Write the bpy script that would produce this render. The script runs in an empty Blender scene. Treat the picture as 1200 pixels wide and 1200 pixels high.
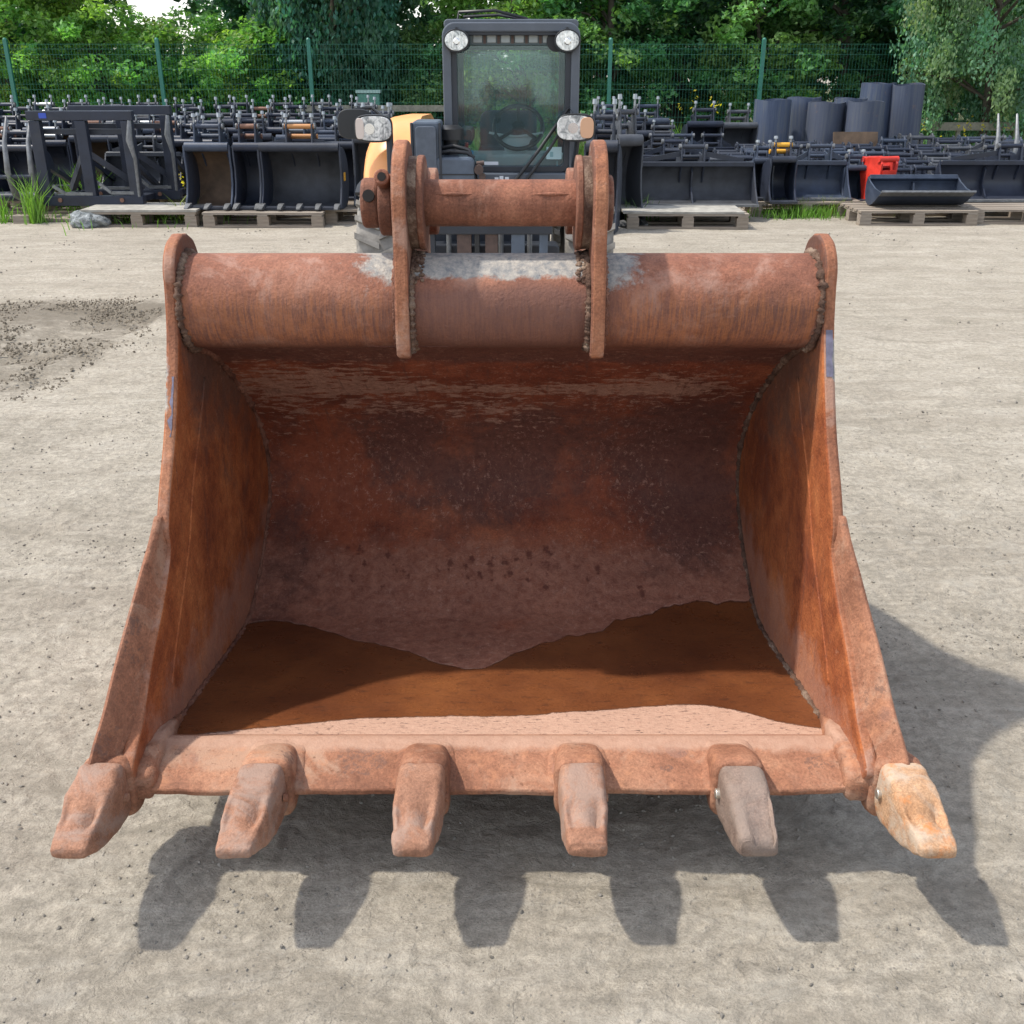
import bpy, math, random
import numpy as np
from mathutils import Vector, Matrix
random.seed(7); rng = np.random.default_rng(7)
R = math.radians
scene = bpy.context.scene
COL = scene.collection

# ---------------------------------------------------------------- camera
cd = bpy.data.cameras.new('camera'); cam = bpy.data.objects.new('camera', cd); COL.objects.link(cam)
cam.location = (0, 0, 1.5); cam.rotation_euler = (R(90 - 23.63), 0, 0)
cd.sensor_width = 36; cd.lens = 36; cd.clip_start = .05; cd.clip_end = 900
scene.camera = cam
# ---------------------------------------------------------------- light
SUN = Vector((-.60, .035, 1.0)).normalized()
w = bpy.data.worlds.new('World'); scene.world = w; w.use_nodes = True
wn = w.node_tree.nodes; wl = w.node_tree.links
sky = wn.new('ShaderNodeTexSky'); sky.sky_type = 'NISHITA'; sky.sun_disc = False
elev = math.asin(SUN.z)
sky.sun_elevation = elev; sky.sun_rotation = math.atan2(SUN.x, SUN.y)
sky.air_density = 1.0; sky.dust_density = 1.2; sky.ozone_density = 1.0
bg = wn['Background']; bg.inputs['Strength'].default_value = .15
hs = wn.new('ShaderNodeHueSaturation'); hs.inputs['Saturation'].default_value = .5      # milky summer sky
wl.new(sky.outputs[0], hs.inputs['Color']); wl.new(hs.outputs[0], bg.inputs[0])
sd = bpy.data.lights.new('sun', 'SUN'); sun = bpy.data.objects.new('sun', sd); COL.objects.link(sun)
sd.energy = 2.05; sd.angle = R(1.8); sd.color = (1, .94, .84)
sun.rotation_euler = SUN.to_track_quat('Z', 'Y').to_euler(); sun.location = (-6, 0, 12)
vs = scene.view_settings; vs.view_transform = 'Standard'; vs.look = 'None'; vs.gamma = 1; vs.exposure = 1.15
vs.use_curve_mapping = False
scene.cycles.max_bounces = 6; scene.cycles.transparent_max_bounces = 8

# ---------------------------------------------------------------- node helper
class NT:
    def __init__(s, name):
        s.m = bpy.data.materials.new(name); s.m.use_nodes = True
        s.n = s.m.node_tree.nodes; s.l = s.m.node_tree.links
        s.b = s.n['Principled BSDF']; s.co = s.n.new('ShaderNodeTexCoord')
        s.obj = s.co.outputs['Object']
    def _in(s, node, key, v):
        i = node.inputs[key]
        if hasattr(v, 'is_output') or isinstance(v, bpy.types.NodeSocket): s.l.new(v, i)
        elif isinstance(v, (tuple, list)) and len(v) == 3 and len(getattr(i, 'default_value', (0,0,0))) == 4: i.default_value = (*v, 1)
        else: i.default_value = v
    def mapping(s, vec=None, scale=(1,1,1), loc=(0,0,0), rot=(0,0,0)):
        m = s.n.new('ShaderNodeMapping'); s._in(m, 'Vector', vec or s.obj)
        m.inputs['Scale'].default_value = scale; m.inputs['Location'].default_value = loc; m.inputs['Rotation'].default_value = rot
        return m.outputs[0]
    def noise(s, scale, detail=4, rough=.55, vec=None, dist=0):
        n = s.n.new('ShaderNodeTexNoise'); s._in(n, 'Vector', vec or s.obj)
        n.inputs['Scale'].default_value = scale; n.inputs['Detail'].default_value = detail
        n.inputs['Roughness'].default_value = rough; n.inputs['Distortion'].default_value = dist
        return n.outputs['Fac']
    def voro(s, scale, vec=None, out='Distance', feature='F1'):
        n = s.n.new('ShaderNodeTexVoronoi'); n.feature = feature; s._in(n, 'Vector', vec or s.obj); n.inputs['Scale'].default_value = scale
        return n.outputs[out]
    def ramp(s, fac, stops, interp='LINEAR'):
        r = s.n.new('ShaderNodeValToRGB'); r.color_ramp.interpolation = interp; s._in(r, 'Fac', fac)
        e = r.color_ramp.elements
        while len(e) < len(stops): e.new(.5)
        for k, (p, c) in enumerate(stops):
            e[k].position = p; e[k].color = (*c, 1) if isinstance(c, tuple) else (c, c, c, 1)
        return r.outputs[0]
    def mix(s, fac, a, b, mode='MIX'):
        m = s.n.new('ShaderNodeMix'); m.data_type = 'RGBA'; m.blend_type = mode; m.clamp_factor = True
        s._in(m, 0, fac)
        for k, v in ((6, a), (7, b)):
            if isinstance(v, bpy.types.NodeSocket): s.l.new(v, m.inputs[k])
            else: m.inputs[k].default_value = (*v, 1) if isinstance(v, tuple) else (v, v, v, 1)
        return m.outputs[2]
    def math(s, op, a, b=0.0, clamp=False):
        m = s.n.new('ShaderNodeMath'); m.operation = op; m.use_clamp = clamp; s._in(m, 0, a); s._in(m, 1, b); return m.outputs[0]
    def mr(s, v, a, b, c=0.0, d=1.0):
        m = s.n.new('ShaderNodeMapRange'); s._in(m, 0, v)
        for k, x in zip((1, 2, 3, 4), (a, b, c, d)): m.inputs[k].default_value = x
        return m.outputs[0]
    def attr(s, name):
        a = s.n.new('ShaderNodeAttribute'); a.attribute_name = name; return a.outputs['Fac']
    def attrc(s, name):
        a = s.n.new('ShaderNodeAttribute'); a.attribute_name = name; return a.outputs['Color']
    def objrand(s):
        return s.n.new('ShaderNodeObjectInfo').outputs['Random']
    def sep(s, vec=None):
        q = s.n.new('ShaderNodeSeparateXYZ'); s._in(q, 0, vec or s.obj); return q.outputs
    def bump(s, h, strength=.5, dist=.01, nrm=None):
        b = s.n.new('ShaderNodeBump'); b.inputs['Strength'].default_value = strength; b.inputs['Distance'].default_value = dist
        s._in(b, 'Height', h)
        if nrm: s.l.new(nrm, b.inputs['Normal'])
        return b.outputs[0]
    def out(s, col=None, rough=None, metal=None, nrm=None, spec=None, **kw):
        for k, v in (('Base Color', col), ('Roughness', rough), ('Metallic', metal), ('Normal', nrm), ('Specular IOR Level', spec)):
            if v is not None: s._in(s.b, k, v)
        for k, v in kw.items(): s._in(s.b, k.replace('_', ' '), v)
        return s.m

def simple(name, col, rough=.5, metal=0, var=.0, vscale=20, bump=0, spec=.5, **kw):
    t = NT(name)
    c = col
    if var:
        n = t.noise(vscale, 4, .6)
        c = t.mix(t.mr(n, .3, .7), tuple(x * (1 - var) for x in col), tuple(min(1, x * (1 + var)) for x in col))
    nr = t.bump(t.noise(vscale * 3, 3), .3, bump) if bump else None
    return t.out(c, rough, metal, nr, spec, **kw)

def rust(name, dark, mid, light, dust=None, dust_amt=.0, streak=None, rough=.78, pit=.35, scale=1., grey=False, bump=.0012, extra=None, sk=.65, grain=.45, tone=True):
    K = (.86, .79, .74) if tone else (1, 1, 1)
    dark, mid, light = [tuple(a*b for a, b in zip(c, K)) for c in (dark, mid, light)]
    if dust: dust = tuple(a*b for a, b in zip(dust, K))
    t = NT(name)
    n1 = t.noise(3.2 * scale, 7, .62, dist=.4)
    n2 = t.noise(17 * scale, 6, .68)
    f = t.math('ADD', t.math('MULTIPLY', n1, .68), t.math('MULTIPLY', n2, .32))
    c = t.ramp(f, [(.39, dark), (.5, mid), (.61, light)])
    if streak:                                   # fine runs along one axis
        sv = t.mapping(scale=streak)
        n3 = t.noise(1.0, 5, .7, vec=sv)
        c = t.mix(t.mr(n3, .42, .60, 0, sk), c, t.mix(1, c, (.42, .38, .42), 'MULTIPLY'))
    fine = t.noise(190 * scale, 3, .7)
    c = t.mix(grain, c, t.ramp(fine, [(.36, .52), (.5, .95), (.64, 1.4)]), 'MULTIPLY')
    blo = t.noise(48 * scale, 6, .75)
    c = t.mix(t.mr(blo, .52, .62, 0, .38), c, t.mix(1, c, (.62, .56, .56), 'MULTIPLY'))
    c = t.mix(t.mr(blo, .45, .39, 0, .30), c, t.mix(1, c, (1.45, 1.4, 1.35), 'MULTIPLY'))
    if dust:
        nd = t.noise(6.5 * scale, 8, .7, dist=.6)
        c = t.mix(t.mr(nd, .62 - .3 * dust_amt, .74 - .3 * dust_amt, 0, .75), c, dust)
    if grey:                                     # old blue grey paint kept where the attribute says
        g = t.math('ADD', t.attr('grey'), t.math('MULTIPLY', t.math('SUBTRACT', t.noise(22, 6, .75), .5), 1.1))
        pc = t.mix(t.mr(t.noise(55, 5, .7), .35, .65), (.17, .175, .18), (.40, .36, .31))
        c = t.mix(t.mr(g, .45, .62), c, pc)
    pv = t.noise(95 * scale, 4, .6)
    c = t.mix(t.mr(pv, .62, .68, 0, pit), c, tuple(x * .45 for x in dark))
    if extra: c = extra(t, c)
    h = t.math('ADD', t.math('MULTIPLY', n2, .8), t.math('ADD', t.math('MULTIPLY', fine, .25), t.math('MULTIPLY', pv, .35)))
    if hasattr(t, 'wet'): h = t.math('ADD', t.math('MULTIPLY', h, t.math('SUBTRACT', 1.0, t.math('MULTIPLY', t.wet, .75))), t.math('MULTIPLY', t.math('SUBTRACT', 1.0, t.wet), .9))
    rg = t.mr(n2, .3, .7, rough - .1, rough + .12)
    if hasattr(t, 'wet'): rg = t.math('SUBTRACT', rg, t.math('MULTIPLY', t.wet, .46))
    return t.out(c, rg, 0, t.bump(h, .8, bump * 4), .35)

# ---------------------------------------------------------------- mesh helper
class MB:
    def __init__(s): s.v = []; s.f = []; s.at = {}
    def add(s, verts, faces, M=None):
        k = len(s.v)
        for p in verts:
            s.v.append(tuple(M @ Vector(p)) if M is not None else tuple(p))
        s.f += [tuple(i + k for i in f) for f in faces]; return s
    def box(s, c, d, rz=0, rx=0, ry=0):
        x, y, z = (a / 2 for a in d)
        vs = [(-x,-y,-z),(x,-y,-z),(x,y,-z),(-x,y,-z),(-x,-y,z),(x,-y,z),(x,y,z),(-x,y,z)]
        M = Matrix.Translation(c) @ Matrix.Rotation(rz,4,'Z') @ Matrix.Rotation(ry,4,'Y') @ Matrix.Rotation(rx,4,'X')
        return s.add(vs, [(0,3,2,1),(4,5,6,7),(0,1,5,4),(1,2,6,5),(2,3,7,6),(3,0,4,7)], M)
    def beam(s, a, b, wd, hg, up=(0,0,1)):
        a, b = Vector(a), Vector(b); d = (b - a); L = d.length; d.normalize(); u = Vector(up)
        if abs(d.dot(u)) > .98: u = Vector((0, 1, 0))
        sx = d.cross(u).normalized(); u = sx.cross(d).normalized()
        vs = []
        for p in (a, b):
            for i, j in ((-1,-1),(1,-1),(1,1),(-1,1)): vs.append(p + sx*i*wd/2 + u*j*hg/2)
        return s.add(vs, [(0,3,2,1),(4,5,6,7),(0,1,5,4),(1,2,6,5),(2,3,7,6),(3,0,4,7)])
    def cyl(s, a, b, r0, r1=None, n=16, caps=True):
        r1 = r0 if r1 is None else r1
        a, b = Vector(a), Vector(b); d = (b - a).normalized()
        u = Vector((0,0,1)) if abs(d.z) < .9 else Vector((1,0,0))
        sx = d.cross(u).normalized(); u = sx.cross(d).normalized(); vs = []
        for p, r in ((a, r0), (b, r1)):
            for k in range(n):
                t = 2*math.pi*k/n; vs.append(p + (sx*math.cos(t) + u*math.sin(t))*r)
        fs = [(k, (k+1) % n, n+(k+1) % n, n+k) for k in range(n)]
        if caps: fs += [tuple(range(n-1,-1,-1)), tuple(range(n, 2*n))]
        return s.add(vs, fs)
    def tube(s, pts, r, n=8):
        pts = [Vector(p) for p in pts]; m = len(pts); vs = []
        rr = r if isinstance(r, (list, tuple)) else [r]*m
        prev = None
        for i, p in enumerate(pts):
            d = (pts[min(i+1,m-1)] - pts[max(i-1,0)]).normalized()
            u = prev if prev is not None else (Vector((0,0,1)) if abs(d.z) < .9 else Vector((1,0,0)))
            sx = d.cross(u).normalized(); u = sx.cross(d).normalized(); prev = u
            for k in range(n):
                t = 2*math.pi*k/n; vs.append(p + (sx*math.cos(t) + u*math.sin(t))*rr[i])
        fs = [(i*n+k, i*n+(k+1) % n, (i+1)*n+(k+1) % n, (i+1)*n+k) for i in range(m-1) for k in range(n)]
        fs += [tuple(range(n-1,-1,-1)), tuple(range((m-1)*n, m*n))]
        return s.add(vs, fs)
    def prism(s, poly, x0, x1, xf=None):
        """polygon in (y,z) extruded along x; xf(y,z) adds to x"""
        n = len(poly); xf = xf or (lambda y, z: 0)
        vs = [(x0 + xf(y,z), y, z) for y, z in poly] + [(x1 + xf(y,z), y, z) for y, z in poly]
        fs = [(k, (k+1) % n, n+(k+1) % n, n+k) for k in range(n)] + [tuple(range(n-1,-1,-1)), tuple(range(n, 2*n))]
        return s.add(vs, fs)
    def ribbon(s, prof, x0, x1, th):
        """thin curved sheet: profile in (y,z), thickness to its left hand side"""
        pr = [Vector((y, z)) for y, z in prof]; m = len(pr); off = []
        for i in range(m):
            d = (pr[min(i+1,m-1)] - pr[max(i-1,0)]).normalized(); off.append(pr[i] + Vector((-d.y, d.x))*th)
        vs = [(x, p.x, p.y) for x in (x0, x1) for p in pr] + [(x, p.x, p.y) for x in (x0, x1) for p in off]
        fs = []
        for i in range(m-1):
            fs += [(i, i+1, m+i+1, m+i), (2*m+i, 3*m+i, 3*m+i+1, 2*m+i+1), (i, 2*m+i, 2*m+i+1, i+1), (m+i, m+i+1, 3*m+i+1, 3*m+i)]
        fs += [(0, m, 3*m, 2*m), (m-1, 3*m-1, 4*m-1, 2*m-1)]
        return s.add(vs, fs)
    def rings(s, rings, caps=True):
        n = len(rings[0]); vs = [p for r in rings for p in r]
        fs = [(i*n+k, i*n+(k+1) % n, (i+1)*n+(k+1) % n, (i+1)*n+k) for i in range(len(rings)-1) for k in range(n)]
        if caps: fs += [tuple(range(n-1,-1,-1)), tuple(range((len(rings)-1)*n, len(rings)*n))]
        return s.add(vs, fs)
    def mesh(s, name, mat, smooth=None, org=(0,0,0)):
        me = bpy.data.meshes.new(name)
        o = Vector(org); me.from_pydata([(v[0]-o.x, v[1]-o.y, v[2]-o.z) for v in s.v], [], s.f)
        for k, vals in s.at.items():
            a = me.attributes.new(k, 'FLOAT', 'POINT'); a.data.foreach_set('value', np.asarray(vals, dtype=np.float32))
        if mat: me.materials.append(mat)
        me.validate(); me.update()
        import bmesh
        if len(me.polygons) < 60000:
            bm = bmesh.new(); bm.from_mesh(me); bmesh.ops.recalc_face_normals(bm, faces=bm.faces); bm.to_mesh(me); bm.free()
        if smooth is not None:
            me.shade_smooth() if hasattr(me, 'shade_smooth') else None
            if smooth < 180:
                try: me.set_sharp_from_angle(angle=R(smooth))
                except Exception: pass
        else:
            me.shade_flat() if hasattr(me, 'shade_flat') else None
        return me
    def build(s, name, mat, parent=None, smooth=None, org=(0,0,0), bevel=0, sub=0, seg=2, label=None, stuff=False):
        o = bpy.data.objects.new(name, s.mesh(name, mat, smooth, org)); COL.objects.link(o)
        if parent: o.parent = parent
        if bevel:
            b = o.modifiers.new('bevel', 'BEVEL'); b.width = bevel; b.segments = seg; b.limit_method = 'ANGLE'; b.angle_limit = R(35)
        if sub:
            u = o.modifiers.new('sub', 'SUBSURF'); u.levels = sub; u.render_levels = sub
        if label: o['label'] = label
        if stuff: o['kind'] = 'stuff'
        return o

def tag(o, label=None, cat=None, group=None, kind=None):
    if label: o['label'] = label
    if cat: o['category'] = cat
    if group: o['group'] = group
    if kind: o['kind'] = kind
    return o
def thing(name, loc, rz, label, cat, group=None):
    o = bpy.data.objects.new(name, None); COL.objects.link(o); o.location = loc; o.rotation_euler = (0,0,rz); o.empty_display_size = .2
    return tag(o, label, cat, group)
def copy_tree(o, parent=None):
    c = o.copy(); COL.objects.link(c); c.parent = parent
    for ch in o.children: copy_tree(ch, c)
    return c
def catmull(P, n):
    P = np.array(P, float); P = np.vstack([2*P[0]-P[1], P, 2*P[-1]-P[-2]]); out = []
    for i in range(1, len(P)-2):
        a, b, d, e = P[i-1:i+3]
        for t in np.linspace(0, 1, n, endpoint=False):
            out.append(.5*((2*b)+(-a+d)*t+(2*a-5*b+4*d-e)*t*t+(-a+3*b-3*d+e)*t**3))
    out.append(P[-2]); return np.array(out)
_tab = rng.random((256, 256))
def vnoise(x, y):
    xi = np.floor(x).astype(int); yi = np.floor(y).astype(int); fx = x-xi; fy = y-yi
    fx = fx*fx*(3-2*fx); fy = fy*fy*(3-2*fy)
    g = lambda a, b: _tab[a % 256, b % 256]
    return (g(xi,yi)*(1-fx)+g(xi+1,yi)*fx)*(1-fy)+(g(xi,yi+1)*(1-fx)+g(xi+1,yi+1)*fx)*fy
def fbm(x, y, o=4):
    s = 0; a = .5
    for k in range(o): s = s + a*vnoise(x*2**k+k*17.3, y*2**k+k*9.1); a *= .5
    return s

# ---------------------------------------------------------------- ground
def make_ground():
    t = NT('dusty_ground')
    big = t.noise(.55, 5, .6, dist=.5); mid = t.noise(3.5, 7, .65); fine = t.noise(42, 6, .62); gr = t.noise(240, 3, .6)
    flake = t.noise(6.5, 9, .6, dist=.6); fl_ = t.mr(flake, .50, .525)
    c = t.ramp(t.math('ADD', t.math('MULTIPLY', big, .5), t.math('MULTIPLY', mid, .5)), [(.34, (.275,.243,.197)), (.5, (.335,.30,.245)), (.66, (.40,.36,.30))])
    c = t.mix(.7, c, t.ramp(fine, [(.36,.7),(.5,.98),(.64,1.22)]), 'MULTIPLY')
    c = t.mix(t.math('MULTIPLY', fl_, .13), c, (.30,.26,.20)); c = t.mix(.4, c, t.ramp(gr, [(.36,.55),(.5,1.0),(.66,1.35)]), 'MULTIPLY')
    st = t.noise(1.0, 6, .7, vec=t.mapping(scale=(.35, 3.0, 1), rot=(0,0,.12)))
    c = t.mix(t.mr(st, .5, .60, 0, .35), c, (.22,.19,.15))
    s2 = t.noise(1.0, 8, .75, vec=t.mapping(scale=(2.4, 6.5, 1), rot=(0,0,-.15)), dist=1.4)
    c = t.mix(t.mr(s2, .53, .63, 0, .5), c, (.20,.178,.14)); c = t.mix(t.mr(s2, .46, .38, 0, .4), c, (.42,.385,.325))
    s3 = t.noise(1.0, 8, .8, vec=t.mapping(scale=(14, 22.0, 1), rot=(0,0,.3)), dist=1.0)
    c = t.mix(t.mr(s3, .56, .66, 0, .42), c, (.16,.145,.115))
    d = t.math('ADD', t.attr('damp_dark'), t.math('MULTIPLY', t.math('SUBTRACT', t.noise(9, 9, .8), .5), 2.2))
    c = t.mix(t.mr(d, .30, .95, 0, .75), c, (.125,.106,.08))
    spk = t.voro(75); sp2 = t.noise(9, 3)
    c = t.mix(t.math('MULTIPLY', t.mr(spk, .16, .22, 1, 0), t.mr(sp2, .52, .62, 0, .55)), c, (.13,.12,.11))
    h = t.math('ADD', t.math('ADD', t.math('MULTIPLY', mid, 1.6), t.math('MULTIPLY', s3, .7)), t.math('ADD', t.math('MULTIPLY', fine, .5), t.math('ADD', t.math('MULTIPLY', gr, .08), t.math('MULTIPLY', fl_, -.12))))
    m = t.out(c, .92, 0, t.bump(h, 1.0, .013), .2)
    def axis(lo, hi, st, far):
        a = list(np.arange(lo, hi, st)); k = st; x = a[-1]
        while x < far: k *= 1.16; x += k; a.append(x)
        k = st; x = a[0]; L = []
        while x > -far: k *= 1.16; x -= k; L.append(x)
        return np.array(L[::-1] + a)
    xs = axis(-1.7, 1.7, .011, 300); ys = axis(.9, 3.6, .011, 400); ys = ys[ys > -300]
    X, Y = np.meshgrid(xs, ys)
    near = np.clip(1.6 - np.maximum(np.abs(X)/3.5, np.abs(Y-2.2)/4), 0, 1)
    Z = (fbm(X*2.2+40, Y*2.2+40, 5)-.5)*.022 + (fbm(X*14+4, Y*14+80, 4)-.5)*.014*near + np.maximum(fbm(X*45, Y*45, 3)-.5,0)*.022*near
    # shallow wheel marks crossing the yard
    for (yc, sl, wd) in ((5.2, .05, .16), (5.75, .06, .18), (7.6, -.04, .2), (8.3, -.03, .2)):
        q = np.abs(Y - (yc + sl*X)); m_ = np.clip(1-q/wd, 0, 1); Z -= m_*.012*(.6+.4*np.sin(X*38+np.sign(Y-yc)*1.2)); Z += np.clip(1-np.abs(q-wd)/.06, 0, 1)*.008
    churn = np.clip((-2.22+.12*(Y-6)-X)/.1,0,1)*np.clip((Y-4.55)/.3,0,1)*np.clip((7.1-Y)/.2,0,1); Z += churn*((fbm(X*5+2, Y*9, 4)-.5)*.08+(fbm(X*13, Y*19, 4)-.5)*.09)
    Z += (np.abs(Y-(2.35+.62*(X-1.2)))<.05)*0
    rs = random.Random(5)
    for k in range(34):                     # scrapes and ridges left by dragged loads
        ax_, ay_ = rs.uniform(-1.8,1.8), rs.uniform(1.05,3.3); an = rs.choice([.25,-.3,.1,1.2])+rs.uniform(-.2,.2); Lg = rs.uniform(.06,.35)
        dx_, dy_ = math.cos(an), math.sin(an); u_ = (X-ax_)*dx_+(Y-ay_)*dy_; v_ = (Y-ay_)*dx_-(X-ax_)*dy_+.012*np.sin(u_*14+k)
        m_ = np.exp(-np.clip(np.abs(u_)/Lg,0,4)**4)*(fbm(X*20+k,Y*20,2)+.2); Z += m_*(.006*np.exp(-((v_-.009)/.007)**2)-.006*np.exp(-(v_/.008)**2))*near
    fl = np.exp(-(((X+.02)/.9)**2+((Y-2.25)/.75)**2)); Z = Z*(1-.6*fl) - .012*fl
    far = np.clip((np.abs(Y)-30)/30, 0, 1); Z = Z*(1-far)
    bx = np.clip((-2.22+.12*(Y-6)-X+.25*(fbm(X*0+3,Y*2.2,3)-.5))/.10,0,1)*np.clip((Y-4.55)/.5,0,1)*np.clip((7.1-Y)/.3,0,1)
    damp_dark = bx*(.72+.5*np.exp(-((Y-6.75)/.18)**2)) + .55*np.exp(-(((X+2.5)/1.0)**2+((Y-4.3)/.35)**2)) + .35*np.exp(-(((X-.1)/1.2)**2+((Y-2.1)/.5)**2)) + .3*np.exp(-((Y-9.2)/.5)**2)  # damp soil at left; darker ground around the bucket and before the pallets
    nx, ny = len(xs), len(ys)
    idx = np.arange(nx*ny).reshape(ny, nx)
    F = np.stack([idx[:-1,:-1], idx[:-1,1:], idx[1:,1:], idx[1:,:-1]], -1).reshape(-1, 4)
    me = fast_mesh('ground', np.stack([X.ravel(), Y.ravel(), Z.ravel()], 1), F, m, smooth=True)
    a = me.attributes.new('damp_dark', 'FLOAT', 'POINT'); a.data.foreach_set('value', damp_dark.ravel().astype(np.float32))
    o = bpy.data.objects.new('ground', me); COL.objects.link(o); tag(o, kind='structure')
    return xs, ys, Z
def fast_mesh(name, V, F, mat, smooth=False):
    me = bpy.data.meshes.new(name); V = np.asarray(V, np.float32); F = np.asarray(F, np.int32)
    me.vertices.add(len(V)); me.vertices.foreach_set('co', V.ravel())
    k = F.shape[1]; me.loops.add(F.size); me.loops.foreach_set('vertex_index', F.ravel())
    me.polygons.add(len(F)); me.polygons.foreach_set('loop_start', np.arange(0, F.size, k, dtype=np.int32))
    me.polygons.foreach_set('loop_total', np.full(len(F), k, np.int32))
    me.update(calc_edges=True)
    me.polygons.foreach_set('use_smooth', np.full(len(F), smooth)); me.materials.append(mat); return me
GX, GY, GZ = make_ground()
def gz(x, y):
    i = int(np.clip(np.searchsorted(GX, x), 0, len(GX)-1)); j = int(np.clip(np.searchsorted(GY, y), 0, len(GY)-1)); return float(GZ[j, i])

def scatter_stones(name, n, xr, yr, smin, smax, mat, power=2.2, label=None):
    import bmesh
    bm = bmesh.new(); bmesh.ops.create_icosphere(bm, subdivisions=1, radius=1)
    bv = np.array([v.co[:] for v in bm.verts]); bf = np.array([[v.index for v in f.verts] for f in bm.faces]); bm.free()
    V = []; F = []; k = 0
    cl = [(rng.uniform(*xr), rng.uniform(*yr)) for _ in range(60)]
    for i in range(n):
        if rng.random() < .45:
            c = cl[rng.integers(60)]; x = c[0]+rng.normal()*.12; y = c[1]+rng.normal()*.08
        else: x, y = rng.uniform(*xr), rng.uniform(*yr)
        s = smin+(smax-smin)*rng.random()**power
        A = rng.normal(size=(3,3)); q, _ = np.linalg.qr(A)
        v = (bv*(1+rng.normal(size=bv.shape)*.26)*np.array([1, .8, .6])*s) @ q.T
        V.append(v+np.array([x, y, gz(x, y)+s*.05])); F.append(bf+k); k += len(bv)
    o = bpy.data.objects.new(name, fast_mesh(name, np.vstack(V), np.vstack(F), mat)); COL.objects.link(o); tag(o, kind='stuff', label=label, cat='gravel')
M_stone = simple('pebble', (.21,.19,.16), .9, var=.5, vscale=14)
scatter_stones('gravel', 14000, (-2.4, 2.4), (1.05, 4.6), .0009, .0062, M_stone, 3.0, 'loose grit and pebbles scattered over the dusty ground near the rusty bucket')
scatter_stones('gravel', 1500, (-5.5, 5.5), (4.0, 10.5), .003, .014, M_stone, 3.0, 'loose stones scattered over the yard between bucket and pallets')
M_clod = simple('soil_clods', (.19,.16,.12), .95, var=.4, vscale=10)
scatter_stones('soil_clods', 12000, (-4.6, -2.3), (4.8, 7.05), .0025, .012, M_clod, 2.6, 'rough dark soil clods in the churned patch left of the rusty bucket')
# ================================================================ THE RUSTY BUCKET
BO = Vector((-.025, 2.2, 0))
BUCK = thing('excavator_bucket', BO, 0, 'large rusty excavator bucket with six teeth standing on the ground in front', 'bucket')
ORG = (0, 2.2, 0)
PROF = [(2.22,.93),(2.40,.86),(2.596,.731),(2.709,.641),(2.80,.54),(2.855,.43),(2.84,.314),(2.718,.202),(2.557,.118),(2.444,.095),(2.25,.12),(2.033,.159),(1.827,.19),(1.745,.2)]
def hb(z): return .707 - .028*max(0, z-.35)
D1, D2, D3 = (.115,.036,.024), (.245,.078,.045), (.36,.145,.085)

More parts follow.
